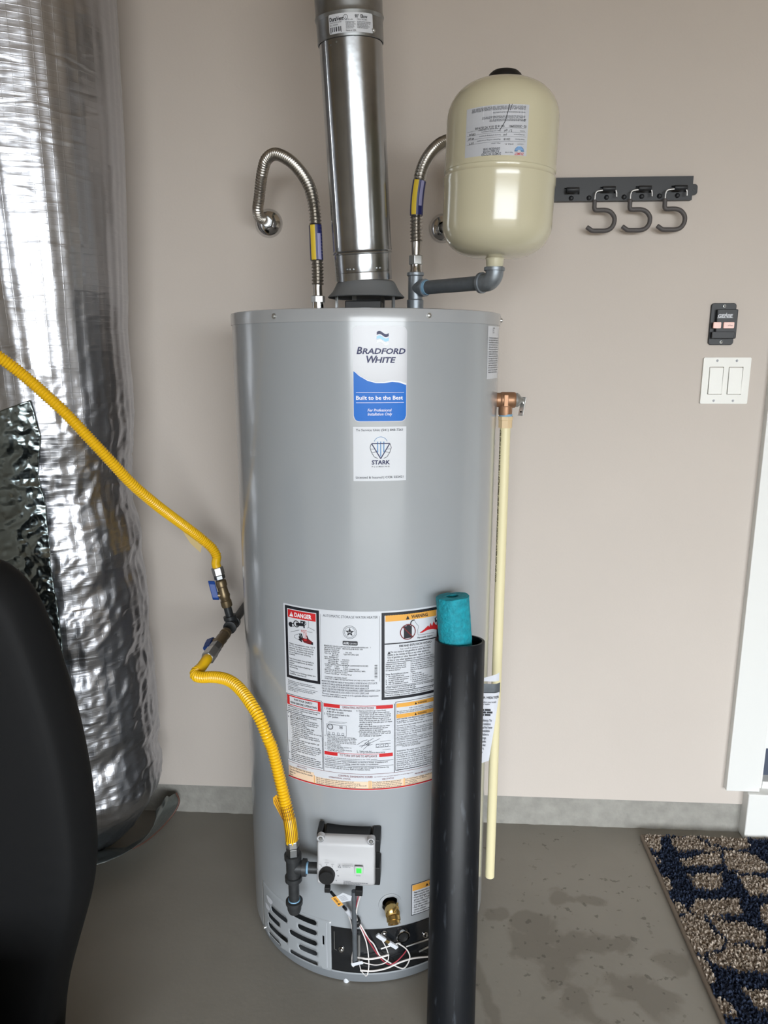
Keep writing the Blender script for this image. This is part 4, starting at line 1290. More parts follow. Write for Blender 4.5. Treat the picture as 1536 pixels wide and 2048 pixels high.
# seam down the pipe
MB().tube([vm(-.049, s1 + .01, 0, .0600), vm(-.049, VL * .5, 0, .0600), vm(-.049, VL, 0, .0600)], .0009, ds=.05, n=6).build('seam', 'galv', vp)
el = thing('vent_elbow', 'ribbed galvanized ninety degree elbow with a white label on its collar', 'vent elbow', V0 + vd * (VL - .01))
EH = zc(45) - VL
MB().lathe([(VL - .002, .0612), (VL - .0015, .0628), (VL + EH * .5, .0628), (VL + EH, .0628), (VL + EH + .003, .0634)], V0, vd, 80, cap0=False, cap1=False).build('collar', 'galv_dull', el, angle=25)
# adjustable gores turning back into the wall above
path = []
s0 = VL + EH
rib = []
c_ = V0 + vd * s0
gd = vd.copy()
seg = [(0.0, .0634)]
for k in range(5):
    L_ = .052 if k < 4 else .10
    prof = [(-.002, .0630), (.004, .0652), (.008, .0640), (.012, .0632), (L_ * .55, .0636), (L_ - .012, .0634), (L_ - .006, .0648), (L_, .0655), (L_ + .003, .0640)]
    MB().lathe(prof, c_, gd, 72, cap0=False, cap1=False).build('gore', 'galv_dull', el, angle=35)
    c_ = c_ + gd * (L_ - .003)
    if k < 4:
        ang = [0.0, .30, .62, .62][k] if k else 0.05
        gd = (Matrix.Rotation(-ang, 3, 'X') @ gd).normalized()
        if gd.y < 0: gd.y = abs(gd.y)
yend = WY + .02
if c_.y < yend and gd.y > .1:
    MB().lathe([(0, .060), ((yend - c_.y) / gd.y, .060)], c_ - gd * .004, gd, 60).build('wall_stub', 'galv_dull', el)
p = vm(.0, VL + .012, 0, .0628)
screw(vm(.052, VL + .008, 0, .0628), vm(.052, VL, 1) - vm(.052, VL, 0), .0032, el)
vmap = lambda u, z, off: vm(u, VL + z, off)
lab = Decal(vmap, .004)
LZ0, LZ1 = .003, EH - .001
rounded(lab, 'label_white', -.0350, .0510, LZ0, LZ1, .003, .0005)
lo = lab.lay['label_white'].build('label', 'label_white', el)
d = Decal(vmap, .004)
HH = LZ1 - LZ0
d.text('ink', 'DuraVent', -.0325, LZ0 + HH * .64, HH * .20, .0270, bold=.03)
d.ring('ink', (-.0015, LZ0 + HH * .78), HH * .12, .0007, .001, 16)
d.text('ink', 'L', -.0022, LZ0 + HH * .72, HH * .10)
d.text('ink', '90\u00b0  Elbow', .0150, LZ0 + HH * .72, HH * .17, .0240, bold=.02)
d.text('ink_grey', 'LISTED 4 IN', -.002, LZ0 + HH * .60, HH * .07, .013); d.text('ink_grey', 'TYPE B GAS VENT', .0185, LZ0 + HH * .60, HH * .07, .020)
d.text('ink_grey', 'SKU  4GVL90', -.0325, LZ0 + HH * .40, HH * .08, .016); d.text('ink_grey', 'ALBANY NY 877-300-3800', -.0325, LZ0 + HH * .53, HH * .06, .023)
for k in range(17):
    if k % 3 != 1:
        u_ = -.0320 + k * .00138
        d.rect('ink', u_, u_ + (.0009 if k % 4 else .0014), LZ0 + HH * (.05 if k in (0, 15) else .10), LZ0 + HH * .34, .0010)
d.block('ink_grey', ['MINIMUM CLEARANCE TO', 'COMBUSTIBLES 1 INCH', 'INSTALL IN ACCORDANCE', 'WITH INSTRUCTIONS', 'PROVIDED WITH VENT', 'AND LOCAL CODES'], -.002, LZ0 + HH * .55, LZ0 + HH * .17, .018)
d.block('ink_grey', ['GAS VENT SECTION FOR USE WITH', 'LISTED APPLIANCES. DO NOT USE', 'WITH SOLID FUEL. SEE THE', 'APPLIANCE INSTRUCTIONS FOR', 'PROPER VENT SIZE AND FIT.'], .0185, LZ0 + HH * .55, LZ0 + HH * .17, .027)
d.text('ink', 'Made in USA', -.002, LZ0 + HH * .05, HH * .09, .018)
d.build(lo, {'ink': 'lettering', 'ink_grey': 'fine_print'})

# ================================================================== WATER CONNECTORS
def corr(r, amp, pitch, flat=()):
    def f(s_, L):
        for (a, b, rr) in flat:
            if a * L <= s_ <= b * L:
                return rr
        return r + amp * math.cos(2 * PI * s_ / pitch)
    return f
def hexnut(p0, p1, r, m, parent, name='nut'):
    d_ = Vector(p1) - Vector(p0); L = d_.length
    MB().lathe([(0, r * .9), (L * .08, r), (L * .92, r), (L, r * .9)], p0, d_, 6, rot=.3).build(name, m, parent, smooth=False, bevel=.0006)
HY = 1.612
hx = lambda x, y, Y: P(440 + x / 3.072, 260 + y / 3.072, Y)
h1 = thing('water_hose', 'corrugated stainless water hose arching from heater top to the wall, left of the vent pipe', 'water hose', P(637, 618, HY))
pts = [hx(600, 985, HY), hx(600, 880, HY), hx(596, 790, HY), hx(592, 690, HY), hx(587, 590, HY), hx(583, 520, HY), hx(573, 440, HY), hx(545, 340, HY + .01), hx(490, 250, HY + .03), hx(420, 182, HY + .055), hx(340, 148, HY + .085), hx(285, 182, HY + .11), hx(263, 250, HY + .13), hx(250, 330, HY + .15), hx(240, 420, HY + .17), hx(232, 485, HY + .19), hx(240, 528, HY + .215), hx(268, 552, HY + .24)]
MB().tube(pts, lambda s_, L: (.0098 if s_ < .012 else .0115 + .0016 * math.cos(2 * PI * s_ / .0066)) if s_ < L - .012 else .0096, ds=.0011, n=18).build('hose', 'stainless', h1)
MB().rod(hx(603, 1040, HY), hx(600, 960, HY), .0100, 20, .0094).build('ferrule', 'stainless', h1)
hexnut(hx(604, 1062, HY), hx(603, 1018, HY), .0150, 'zinc', h1)
MB().rod(hx(605, 1105, HY), hx(604, 1058, HY), .0135, 20).build('union_collar', 'chrome', h1)
slv = [hx(595, 800, HY), hx(592, 745, HY), hx(590, 690, HY), hx(588, 640, HY), hx(585, 586, HY)]
sk = MB().tube(slv, .0134, ds=.004, n=28).build('sticker_sleeve', 'blue_sticker', h1)
def strip_on(path, r, a0, a1, key, parent, name, inset=.0):
    pth, L = catmull(path, .006)
    vs, fs = [], []
    n = 8
    for i, c in enumerate(pth):
        t = (pth[min(i + 1, len(pth) - 1)] - pth[max(i - 1, 0)]).normalized()
        fr = CC - c; fr = (fr - t * fr.dot(t)).normalized()
        sd_ = t.cross(fr)
        if sd_.x < 0: sd_ = -sd_
        cc = c
        for k in range(n + 1):
            a = math.radians(a0 + (a1 - a0) * k / n)
            vs.append(cc + (fr * math.cos(a) + sd_ * math.sin(a)) * r)
    for i in range(len(pth) - 1):
        for k in range(n):
            q = i * (n + 1) + k
            fs.append((q, q + 1, q + n + 2, q + n + 1))
    return MB().add(vs, fs).build(name, key, parent)
strip_on([a.lerp(b, .0) for a, b in zip(slv, slv)], .0137, -52, -4, 'yellow_sticker', sk, 'yellow_stripe')
strip_on(slv[0:4], .0137, 14, 46, 'lilac_print', sk, 'print_stripe')
e1 = thing('escutcheon', 'round chrome wall flange with shutoff stub behind the left water hose', 'wall flange', P(538, 447, WY))
pe = P(538, 447, WY)
MB().lathe([(0, .0340), (.002, .0340), (.006, .0325), (.013, .0270), (.018, .0190), (.020, .0130)], pe, (0, -1, 0), 40, cap1=False).build('flange', 'chrome', e1)
pe2 = hx(285, 562, HY + .248)
MB().rod(pe + Vector((0, -.012, 0)), pe2, .0105, 18).build('stub', 'zinc', e1)
hexnut(pe.lerp(pe2, .35), pe.lerp(pe2, .85), .0150, 'galv_dull', e1)

rx = lambda x, y, Y: P(760 + x / 3.7925, 120 + y / 3.7925, Y)
h2 = thing('water_hose', 'corrugated stainless water hose running behind the cream expansion tank', 'water hose', P(833, 548, HY))
slv2 = [rx(276, 1178, HY), rx(278, 1110, HY), rx(283, 1040, HY), rx(291, 975, HY), rx(300, 918, HY)]
pts = [rx(277, 1400, HY), rx(275, 1330, HY), rx(275, 1250, HY)] + slv2 + [rx(308, 870, HY + .005), rx(330, 800, HY + .015), rx(368, 730, HY + .03), rx(420, 668, HY + .05), rx(480, 625, HY + .075), rx(560, 605, HY + .105), rx(640, 640, HY + .14), rx(690, 740, HY + .16), rx(690, 900, HY + .18), rx(640, 1080, HY + .2), rx(560, 1200, HY + .22), rx(510, 1260, HY + .25)]
MB().tube(pts, lambda s_, L: (.0098 if s_ < .006 else .0115 + .0016 * math.cos(2 * PI * s_ / .0066)) if s_ < L - .012 else .0096, ds=.0011, n=18).build('hose', 'stainless', h2)
sk = MB().tube(slv2, .0134, ds=.004, n=28).build('sticker_sleeve', 'blue_sticker', h2)
strip_on(slv2, .0137, -50, -4, 'yellow_sticker', sk, 'yellow_stripe')
strip_on(slv2[1:5], .0137, 16, 46, 'lilac_print', sk, 'print_stripe')
MB().rod(rx(274, 1490, HY), rx(277, 1385, HY), .0092, 20, .0106).build('ferrule', 'stainless', h2)
hexnut(rx(274, 1556, HY), rx(274, 1482, HY), .0155, 'zinc', h2)
MB().lathe([(0, .0135), (.004, .0140), (.010, .0125), (.020, .0128)], rx(272, 1625, HY), (0, 0, 1), 24).build('union_collar', 'chrome', h2)
e2 = thing('escutcheon', 'round chrome wall flange half hidden behind the cream expansion tank', 'wall flange', P(886, 457, WY))
pe = P(886, 457, WY)
MB().lathe([(0, .0340), (.002, .0340), (.006, .0325), (.013, .0270), (.018, .0190), (.020, .0130)], pe, (0, -1, 0), 40, cap1=False).build('flange', 'chrome', e2)
MB().rod(pe + Vector((0, -.012, 0)), pts[-1] if False else rx(505, 1265, HY + .252), .0105, 18).build('stub', 'zinc', e2)

# ================================================================== EXPANSION TANK AND ITS PIPING
EX = Vector((.1275, 1.470, 0))
EZ0 = P(987, 517, 1.470).z
EZ1 = P(1008, 163, 1.470).z
EXX0, EXX1 = P(990, 517, 1.470).x, P(1008.5, 205, 1.470).x
exd = Vector((EXX1 - EXX0, 0, EZ1 - EZ0)).normalized()
EB = Vector((EXX0, 1.470, EZ0))
EL = EZ1 - EZ0
RE = .1010
et = thing('expansion_tank', 'cream domed expansion tank with black cap, upright on a pipe elbow', 'expansion tank', EB)
prof = []
for k in range(11):
    a = PI / 2 * k / 10
    prof.append((.058 * (1 - math.cos(a)), max(RE * math.sin(a) ** .62, .0004)))
mid = EL * .475
prof += [(mid - .022, RE), (mid - .018, RE + .0012), (mid - .006, RE + .0012), (mid - .003, RE - .0008), (mid, RE - .0012), (mid + .003, RE - .0005), (mid + .004, RE + .0008), (mid + .010, RE + .0008), (mid + .014, RE - .0002), (EL - .068, RE - .0002)]
for k in range(1, 12):
    a = PI / 2 * k / 11
    prof.append((EL - .068 + .068 * math.sin(a), max(RE * math.cos(a) ** .66, .0004)))
MB().lathe(prof, EB, exd, 96).build('shell', 'cream', et, angle=30)
MB().lathe([(EL - .004, .0330), (EL + .001, .0325), (EL + .010, .0290), (EL + .0145, .0240), (EL + .0150, .0001)], EB, exd, 40).build('cap', 'black', et, angle=35)
MB().lathe([(-.018, .0140), (-.016, .0155), (-.004, .0165), (.004, .0190)], EB, exd, 32).build('neck', 'cream', et)
MB().lathe([(-.021, .0152), (-.014, .0156)], EB, exd, 24).build('thread_tape', 'sealant', et)
ev = Vector((0, -1, 0))
def em(u, z, off=0.0, r=RE - .0002):
    fr = Vector((-.12, -1, 0)).normalized()
    sd_ = Vector((-fr.y, fr.x, 0))
    a = u / r
    return EB + exd * z + (fr * math.cos(a) + sd_ * math.sin(a)) * (r + off)
def euv(px, py):
    best = None
    d_ = ray(px, py)
    p = Pcyl(px, py, EB.x + exd.x * .2, EB.y, RE)
    fr = Vector((-.12, -1, 0)).normalized(); sd_ = Vector((-fr.y, fr.x, 0))
    q = p - (EB + exd * .2); q.z = 0
    return math.atan2(q.dot(sd_), q.dot(fr)) * RE, (p.z - EB.z) / exd.z
tl_, tr_, bl_, br_ = euv(935, 216), euv(1059, 213), euv(929, 319), euv(1052, 317)
LU0, LU1 = (tl_[0] + bl_[0]) / 2, (tr_[0] + br_[0]) / 2
LZa, LZb = (bl_[1] + br_[1]) / 2, (tl_[1] + tr_[1]) / 2
dl_ = Decal(em, .004)
dl_.rect('label_grey', LU0, LU1, LZa, LZb, .0004)
lo = dl_.lay['label_grey'].build('label', 'label_grey', et)
LW, LH = LU1 - LU0, LZb - LZa
# the tank hangs neck-down, so the print is upside down: u, z run from the label's upper right corner
def emf(u, z, off):
    return em(LU1 - u, LZa + z, off)      # u to the left
def emu(u, v, off):                        # print space: u rightwards, v upwards when read, rotated by 180 degrees
    return em(LU1 - u, LZa - v, off)
d = Decal(emu, .004)
T = lambda key, t, fx, fy, h, w=None, bold=0.0: d.text(key, t, fx * LW, -fy * LH, h, w and w * LW, bold=bold, off=.0008)
# fx from the label's right edge (print's left), fy up from the label's lower edge (print's top)
T('ink_grey', 'Made in Italy', .22, .085, .0020, .12)
q = [( .12 * LW + .0085 * math.cos(a), -.095 * LH - .000 + -.0085 * math.sin(a) * 1.0) for a in [PI * k / 14 for k in range(15)]]
d.poly('steel_blue_print', [(x, z) for x, z in q], .0007)
T('red', 'ZILMET', .045, .075, .0040, .15, .01)
T('ink_grey', 'DOMESTIC HOT/COLD', .40, .080, .0040, .30, .015)
T('ink_grey', 'POTABLE WATER', .43, .130, .0036, .25, .015)
T('ink_grey', 'EXPANSION TANK', .42, .180, .0036, .26, .015)
T('ink_grey', 'CAPACITY', .06, .25, .0018, .10); T('ink', 'EXTROL  8 L', .22, .25, .0024, .13); T('ink_grey', 'Max. temp.', .42, .27, .0020, .14)
T('ink_grey', 'Model Number', .05, .34, .0020, .15); T('ink', '23018', .27, .35, .0034, .10, .01); T('ink_grey', 'Maximum working temperature', .42, .345, .0022, .36); T('ink', '210 \u00b0F', .84, .33, .0030, .08, .01)
T('ink_grey', 'Working pressure', .05, .43, .0020, .17); T('ink', 'psi', .33, .43, .0032, .05, .01); T('ink_grey', 'Factory precharge pressure', .42, .43, .0022, .33); T('ink', '40 psi', .84, .42, .0032, .10, .01)
T('ink_grey', 'Volume', .05, .50, .0020, .08); T('ink', '2.1 gal', .25, .51, .0034, .12, .01); T('ink_grey', 'Max working pressure', .42, .51, .0022, .30); T('ink', '150 psi', .82, .50, .0034, .11, .01)
T('ink', '02 - 2020220901', .03, .60, .0036, .27, .02); T('ink', 'SN 18 03 18 A 792 0524 002', .37, .605, .0034, .46, .01); T('ink', 'NSF ANSI 61 CERTIFIED', .47, .56, .0026, .30)
for fy in (.29, .38, .465, .545):
    d.line('ink_grey', [(.03 * LW, -fy * LH), (.97 * LW, -fy * LH)], .0003, .0007)
for (fy, n_, w0) in ((.70, 2, .60), (.76, 2, .72), (.86, 1, .55), (.92, 3, .90)):
    for k in range(n_):
        T('ink_grey', ['WARNING - RISK OF EXPLOSION OR SCALDING. FOLLOW ALL INSTALLATION', 'INSTRUCTIONS. DO NOT EXCEED THE WORKING PRESSURE OF THE TANK', 'REPLACE IF CORRODED OR LEAKING. CHECK AIR CHARGE EVERY YEAR'][k], .06, fy + .026 * k, .0019, w0 - .06, .01)
d.line('ink', [(.045 * LW, -.72 * LH), (.075 * LW, -.72 * LH), (.060 * LW, -.675 * LH), (.045 * LW, -.72 * LH)] , .0006, .0007)
# scratches through the label
d.line('ink', [(.44 * LW, -.50 * LH), (.36 * LW, -.68 * LH), (.33 * LW, -.86 * LH), (.31 * LW, -1.0 * LH)], .0010, .0010)
d.line('ink', [(.30 * LW, -.88 * LH), (.27 * LW, -1.0 * LH)], .0008, .0010)
for fx in (.70, .56, .09):
    d.line('white_print', [(fx * LW, -.70 * LH), (fx * LW, -1.0 * LH)], .0004, .0009)
d.build(lo, {'ink': 'lettering', 'ink_grey': 'fine_print', 'steel_blue_print': 'blue_logo', 'red': 'red_logo', 'white_print': 'crease'})

# tee, nipple and elbow
TZ0, TZ1 = P(831, 616, HY).z, rx(270, 1612, HY).z
TC = rx(262, 1733, HY)
TC.x = rx(268, 1733, HY).x
ep = thing('pipe_tee', 'galvanized pipe tee with nipple and elbow carrying the expansion tank', 'pipe fitting', (TC.x, TC.y, TOPZ))
tee = MB().lathe([(TOPZ - .003 - TC.z + .010, .0168), (-.030, .0175), (-.024, .0175), (-.022, .0150), (.024, .0150), (.026, .0178), (TZ1 - TC.z - .001, .0178), (TZ1 - TC.z, .0165)], TC, (0, 0, 1), 32)
el0 = Vector((EB.x, EB.y, EB.z - .055))
eC = P(985, 576, 1.470); eC.x = EB.x; eC.z = TC.z + .001
br_d = (Vector((eC.x, eC.y, TC.z)) - TC).normalized()
tee.lathe([(0, .0145), (.020, .0150), (.021, .0178), (.029, .0178), (.0295, .014)], TC, br_d, 32)
tee.build('tee', 'iron_galv', ep)
MB().lathe([(TOPZ - .006, .0138), (TC.z - .030, .0142)], (TC.x, TC.y, 0), (0, 0, 1), 28).build('nipple', 'sealant', ep)
nl = (Vector((eC.x, eC.y, TC.z)) - TC).length
MB().lathe([(.027, .0150), (.036, .0146)], TC, br_d, 28).build('thread_tape', 'sealant', ep)
MB().lathe([(.03, .0137), (nl - .02, .0137)], TC, br_d, 28).build('nipple', 'steel_pipe', ep)
ecen = Vector((eC.x, eC.y, TC.z))
etop = EB - exd * .016
arc = [ecen - br_d * .030, ecen - br_d * .018]
for k in range(1, 6):
    a = PI / 2 * k / 6
    arc.append(ecen - br_d * (.018 * (1 - math.sin(a))) + Vector((0, 0, .018 * (1 - math.cos(a)))))
arc += [ecen + Vector((0, 0, .018)), etop]
eb = MB().tube(arc, .0168, n=28, ds=.003)
eb.lathe([(0, .0185), (.0005, .0195), (.006, .0195), (.0065, .0185)], ecen - br_d * .034, br_d, 32)
eb.lathe([(0, .0185), (.0005, .0195), (.006, .0195), (.0065, .0185)], etop - exd * .0065, exd, 32)
eb.build('elbow', 'iron_galv', ep, angle=40)

# ================================================================== RELIEF VALVE AND DISCHARGE PIPE
qx = lambda x, y, Y=1.578: P(940 + x / 4.093, 740 + y / 4.093, Y)
RY = 1.578
b0, b1 = qx(200, 245), qx(380, 245)
rv = thing('relief_valve', 'bronze temperature and pressure relief valve with steel test lever on the tank flank', 'relief valve', (b0.x, RY, b0.z))
ux = Vector((1, 0, 0))
LBn = b1.x - b0.x
bod = MB().lathe([(-.012, .0150), (.000, .0150), (.0005, .0162), (.004, .0165), (.005, .0150), (.012, .0148), (.014, .0165), (.016, .0168), (LBn - .010, .0168), (LBn - .004, .0165), (LBn - .002, .0150)], b0, ux, 36)
oc = qx(292, 250)
bod.lathe([(0, .0140), (.022, .0146), (.030, .0140), (oc.z - qx(292, 366).z, .0140)], oc, (0, 0, -1), 32)
bo = bod.build('body', 'bronze', rv, angle=35)
MB().box(qx(290, 248) + Vector((0, -.0155, 0)), (.0095, .006, .025)).build('cast_boss', 'bronze', bo, smooth=False, bevel=.0012)
MB().lathe([(LBn - .003, .0135), (LBn + .001, .0150), (LBn + .005, .0135), (LBn + .010, .0070), (LBn + .014, .0045)], b0, ux, 28).build('spring_cap', 'zinc', rv)
pl_t, pl_b = qx(440, 222), qx(412, 375)
lv = MB().prism([(-.0058, 0), (.0058, 0), (.0058, 1), (-.0058, 1)], pl_b, (.80, -.6, 0), pl_t - pl_b, (.6, .8, 0), .0022)
lvo = lv.build('test_lever', 'zinc', rv, smooth=False, bevel=.0008)
MB().prism([(-.0058, -.001), (.0058, -.001), (.0058, .0), (-.0058, 0)], pl_b.lerp(pl_t, .05), (.8, -.6, 0), (pl_t - pl_b).normalized() * 1.0, (-.6, -.8, 0), .004).build('lever_lip', 'zinc', lvo, smooth=False)
MB().lathe([(0, .0018), (.003, .0018)], pl_b.lerp(pl_t, .22) + Vector((.0005, .0005, 0)), (-.6, -.8, 0), 10).build('lever_rivet', 'black', lvo)
MB().rod(b0 + ux * (LBn + .012), pl_t.lerp(pl_b, .35) + Vector((.002, 0, 0)), .0032, 12).build('lever_pin', 'zinc', rv)
esc = cs(986, 800, 0)
MB().lathe([(-.012, .0215), (-.003, .0215), (-.0022, .0195), (-.002, .014)], b0, ux, 32).build('grommet', 'label_white', rv)
dp = thing('discharge_pipe', 'cream plastic discharge pipe hanging down beside the heater from the relief valve', 'discharge pipe', (qx(290, 470).x, RY, P(975, 1752, RY).z))
px_ = qx(290, 430).x
zt_, zb_ = qx(290, 378).z, qx(290, 472).z
MB().lathe([(0, .0150), (zt_ - zb_ - .008, .0152), (zt_ - zb_ - .0075, .0162), (zt_ - zb_, .0162)], (px_, RY, zb_), (0, 0, 1), 8, rot=.2).build('adapter', 'cpvc_fit', dp, smooth=False, bevel=.001)
MB().lathe([(zt_ - .001, .0140), (qx(292, 364).z + .001, .0140)], (px_, RY, 0), (0, 0, 1), 24).build('thread_tape', 'sealant', dp)
zend = P(975, 1752, RY).z
MB().lathe([(zend + .10, .0088), (zend, .0088), (zend, .0111), (zb_ + .004, .0111)], (px_, RY, 0), (0, 0, 1), 32, cap0=True).build('pipe', 'cpvc', dp)
# printed line of characters along the pipe
def pm(u, z, off):
    a = math.radians(-62) + u / .0111
    fr = (CC - Vector((px_, RY, CAMH))); fr.z = 0; fr.normalize()
    sd_ = Vector((-fr.y, fr.x, 0))
    return Vector((px_, RY, 0)) + (fr * math.cos(a) + sd_ * math.sin(a)) * (.0111 + off) + Vector((0, 0, z))
ztop_print = zb_ - .004
dpr = Decal(lambda u, z, off: pm(z, ztop_print - u, off), .01)
dpr.text('print_olive', 'CTS CPVC 4120 3/4 IN SDR 11 ASTM D2846 100 PSI 180F NSF-PW DRINKING WATER HOT AND COLD', 0, -.0030, .0062, .335, bold=.03, off=.0004)
dpr.build(dp, {'print_olive': 'lettering'})

# ================================================================== INSTRUCTION POUCH CLIPPED ON THE RIGHT FLANK
mp = thing('manual_pouch', 'clear pouch holding folded paper manual, stuck to the heater behind the black pipe', 'manual', cs(930, 1450, .001))
PXR = P(1001, 1385, 1.43).x
def pouch(u, z, off):
    """the stiff folded sheets stand off the round jacket and face the room; u runs along X, 0 at the taped edge"""
    e = max(0.0, u - (PXR - .062 - .014))
    return Vector((.062 + u, 1.432 - off + e * e * 40 + .04 * (u - .03) ** 2 + .03 * max(0, u - .04), z))
zpt, zpb = P(985, 1362, 1.435).z, P(970, 1545, 1.435).z
PW = PXR - .062
def pgrid(name, key, u0, u1, z0, z1, off, parent, skew=.0):
    vs, fs = [], []
    nu_, nz_ = 22, 14
    for j in range(nz_ + 1):
        for i in range(nu_ + 1):
            t = j / nz_
            ue = u1 - skew * (1 - t)
            u_ = u0 + (ue - u0) * i / nu_
            z_ = z0 + (z1 - z0) * t + .030 * (1 - t) * (i / nu_)
            p_ = pouch(u_, z_, off + .0012 * noise.noise(Vector((u_ * 40, z_ * 25, 0))))
            vs.append(p_)
    for j in range(nz_):
        for i in range(nu_):
            a = j * (nu_ + 1) + i
            fs.append((a, a + 1, a + nu_ + 2, a + nu_ + 1))
    return MB().add(vs, fs).build(name, key, parent)
pgrid('back_sheet', 'steel_pipe', .0, PW, zpt - .06, zpt - .006, -.0012, mp, .0)
ps = pgrid('paper', 'paper', .0, PW - .001, zpb, zpt - .026, .001, mp, .018)
pgrid('top_flap', 'paper', .0, PW - .003, zpt - .012, zpt, .0005, mp, .0)
d = Decal(pouch, .004)
d.text('ink', 'GAS FIRED WATER HEATER', .004, zpt - .038, .0050, PW - .006, bold=.012, off=.0026)
d.block('ink_grey', ['Read the technical manual before you install', 'operate or service this water heater'], .012, zpt - .044, zpt - .053, PW - .020, off=.0026)
for k in range(3):
    for j in range(5):
        u_ = .010 + j * .0135 + (.004 if k == 1 else 0)
        d.rect('ink', u_, min(u_ + .0118, PW - .010), zpt - .0765 + k * .0055, zpt - .0725 + k * .0055, .0026)
d.block('ink_grey', ['Save these instructions for future reference. The', 'manual contains instructions for the installation', 'operation and maintenance of the gas fired heater', 'that must be read and understood. Installation', 'must be by a licensed professional. Failure to', 'follow the instructions can cause damage.', 'This unit must be installed to local codes.', 'FOR YOUR SAFETY keep the area clear.', 'Do not store flammable liquids near it.', 'Call the installer for service or parts.', 'Do not discard this manual.', 'Keep with the heater at all times.'], .010, zpt - .084, zpb + .030, PW - .024, off=.0026)
d.build(ps, {'ink': 'lettering', 'ink_grey': 'fine_print'})

# ================================================================== GAS LINE
gx = lambda x, y, Y: P(340 + x / 4.096, 1000 + y / 4.096, Y)
GY = 1.75
G0 = P(464, 1249, GY)
gt = thing('gas_tee', 'black iron gas tee and stub coming out of the wall behind the heater', 'pipe fitting', (G0.x, WY, G0.z))
fwd = Vector((0, -1, 0))
upd = (P(436, 1142, GY) - G0).normalized()
g = MB().lathe([(-.024, .0140), (-.0235, .0165), (-.014, .0165), (-.0135, .0140), (.0135, .0140), (.014, .0165), (.0235, .0165), (.024, .0140)], G0, fwd, 28)
g.lathe([(0, .0138), (.014, .0140), (.0145, .0165), (.024, .0165), (.0245, .014)], G0, upd, 28)
g.build('tee', 'black_iron', gt)
MB().rod((G0.x, WY + .01, G0.z), G0 + Vector((0, .02, 0)), .0106, 24).build('stub', 'black_iron', gt)
up = lambda py: G0 + upd * ((P(464 + (436 - 464) * (1249 - py) / 107, py, GY) - G0).length)
MB().rod(up(1240), up(1205), .0100, 20).build('nipple', 'black_iron', gt)
gv = thing('gas_valve', 'dull brass gas shutoff valve with blue handle above the iron tee', 'gas valve', up(1212))
vb = up(1213); L_ = (up(1160) - vb).length
MB().lathe([(0, .0130), (.004, .0138), (.016, .0138), (.018, .0118), (.024, .0125), (.030, .0145), (.036, .0125), (L_ - .018, .0118), (L_ - .016, .0135), (L_ - .003, .0135), (L_, .0115)], vb, upd, 24).build('body', 'brass_dull', gv)
vc = vb + upd * .030
hd = (P(423, 1190, GY - .01) - vc).normalized()
MB().rod(vc, vc + hd * .019, .0085, 18).build('stem', 'brass_dull', gv)
hc = vc + hd * .021
sdh = upd
hp = [(-.0145, -.008), (-.012, .004), (-.006, .009), (.012, .0075), (.030, .006), (.038, .0015), (.037, -.005), (.012, -.009), (-.008, -.0105)]
fr_ = upd.cross(hd).normalized()
MB().prism([(a, b_) for a, b_ in hp], hc - hd * .006, upd, fr_, hd, .0165).build('handle', 'blue_handle', gv, smooth=False, bevel=.002)
# lower valve towards the camera
def yl(px, py):                     # point of the line through G0 along -Y nearest to a pixel's row
    lo_, hi_ = 1.2, WY
    for _ in range(40):
        m_ = (lo_ + hi_) / 2
        d_ = Vector((G0.x, m_, G0.z)) - CC
        y_ = 1024 - FPX * d_.dot(CU) / d_.dot(CF)
        if y_ > py: lo_ = m_
        else: hi_ = m_
    return Vector((G0.x, lo_, G0.z))
a0, a1 = yl(455, 1266), yl(438, 1291)
gv2 = thing('gas_valve', 'dark gas shutoff valve with blue handle below the iron tee, pointing into the room', 'gas valve', a1)
L_ = (a1 - a0).length
MB().lathe([(-.004, .0130), (.002, .0138), (.012, .0138), (.014, .0120), (L_ * .5, .0140), (L_ - .014, .0118), (L_ - .012, .0138), (L_, .0130)], a0, fwd, 24).build('body', 'brass_dull', gv2)
vc = a0.lerp(a1, .5)
hc = P(420, 1287, vc.y)
hd = (hc - vc); hd.y = 0; hd.normalize()
MB().rod(vc, vc + hd * .026, .0082, 18).build('stem', 'brass_dull', gv2)
fr_ = fwd.cross(hd).normalized()
MB().prism([(a * .9, b_) for a, b_ in hp], vc + hd * .020, fwd, fr_, hd, .018).build('handle', 'blue_handle', gv2, smooth=False, bevel=.002)
# upper yellow hose
yx = lambda x, y, Y: P(x / 3.4125, 640 + y / 3.4125, Y)
gh = thing('gas_hose', 'yellow corrugated gas hose sweeping up across the foil-wrapped duct', 'gas hose', up(1160))
hexnut(up(1158), up(1150), .0140, 'galv_dull', gh, 'fitting_hex')
hexnut(up(1150), up(1134), .0150, 'zinc', gh)
ptsU = [up(1136), up(1126), P(433, 1112, GY), P(423, 1095, GY - .005), P(401, 1076, 1.73), P(372, 1054, 1.70), P(342, 1032, 1.66), P(308, 1006, 1.61), P(264, 968, 1.565), P(220, 921, 1.53), P(176, 874, 1.505), P(132, 827.5, 1.485), P(88, 786.5, 1.465), P(44, 748, 1.445), P(0, 715, 1.42), P(-60, 675, 1.39), P(-150, 620, 1.35), P(-260, 540, 1.32), P(-380, 360, 1.30)]
ptsU += [Vector((ptsU[-1].x - .05, 1.29, 2.2)), Vector((ptsU[-1].x - .06, 1.29, CEIL + .01))]
MB().tube(ptsU, lambda s_, L: .0115 + .0011 * math.cos(2 * PI * s_ / .0058) if s_ > .03 else .0112, ds=.00116, n=14).build('hose', 'yellow', gh)
ta = [P(354, 1056, 1.69), P(372, 1052, 1.70), P(398, 1076, 1.72), P(400, 1088, 1.725), P(396, 1108, 1.73), P(376, 1090, 1.715)]
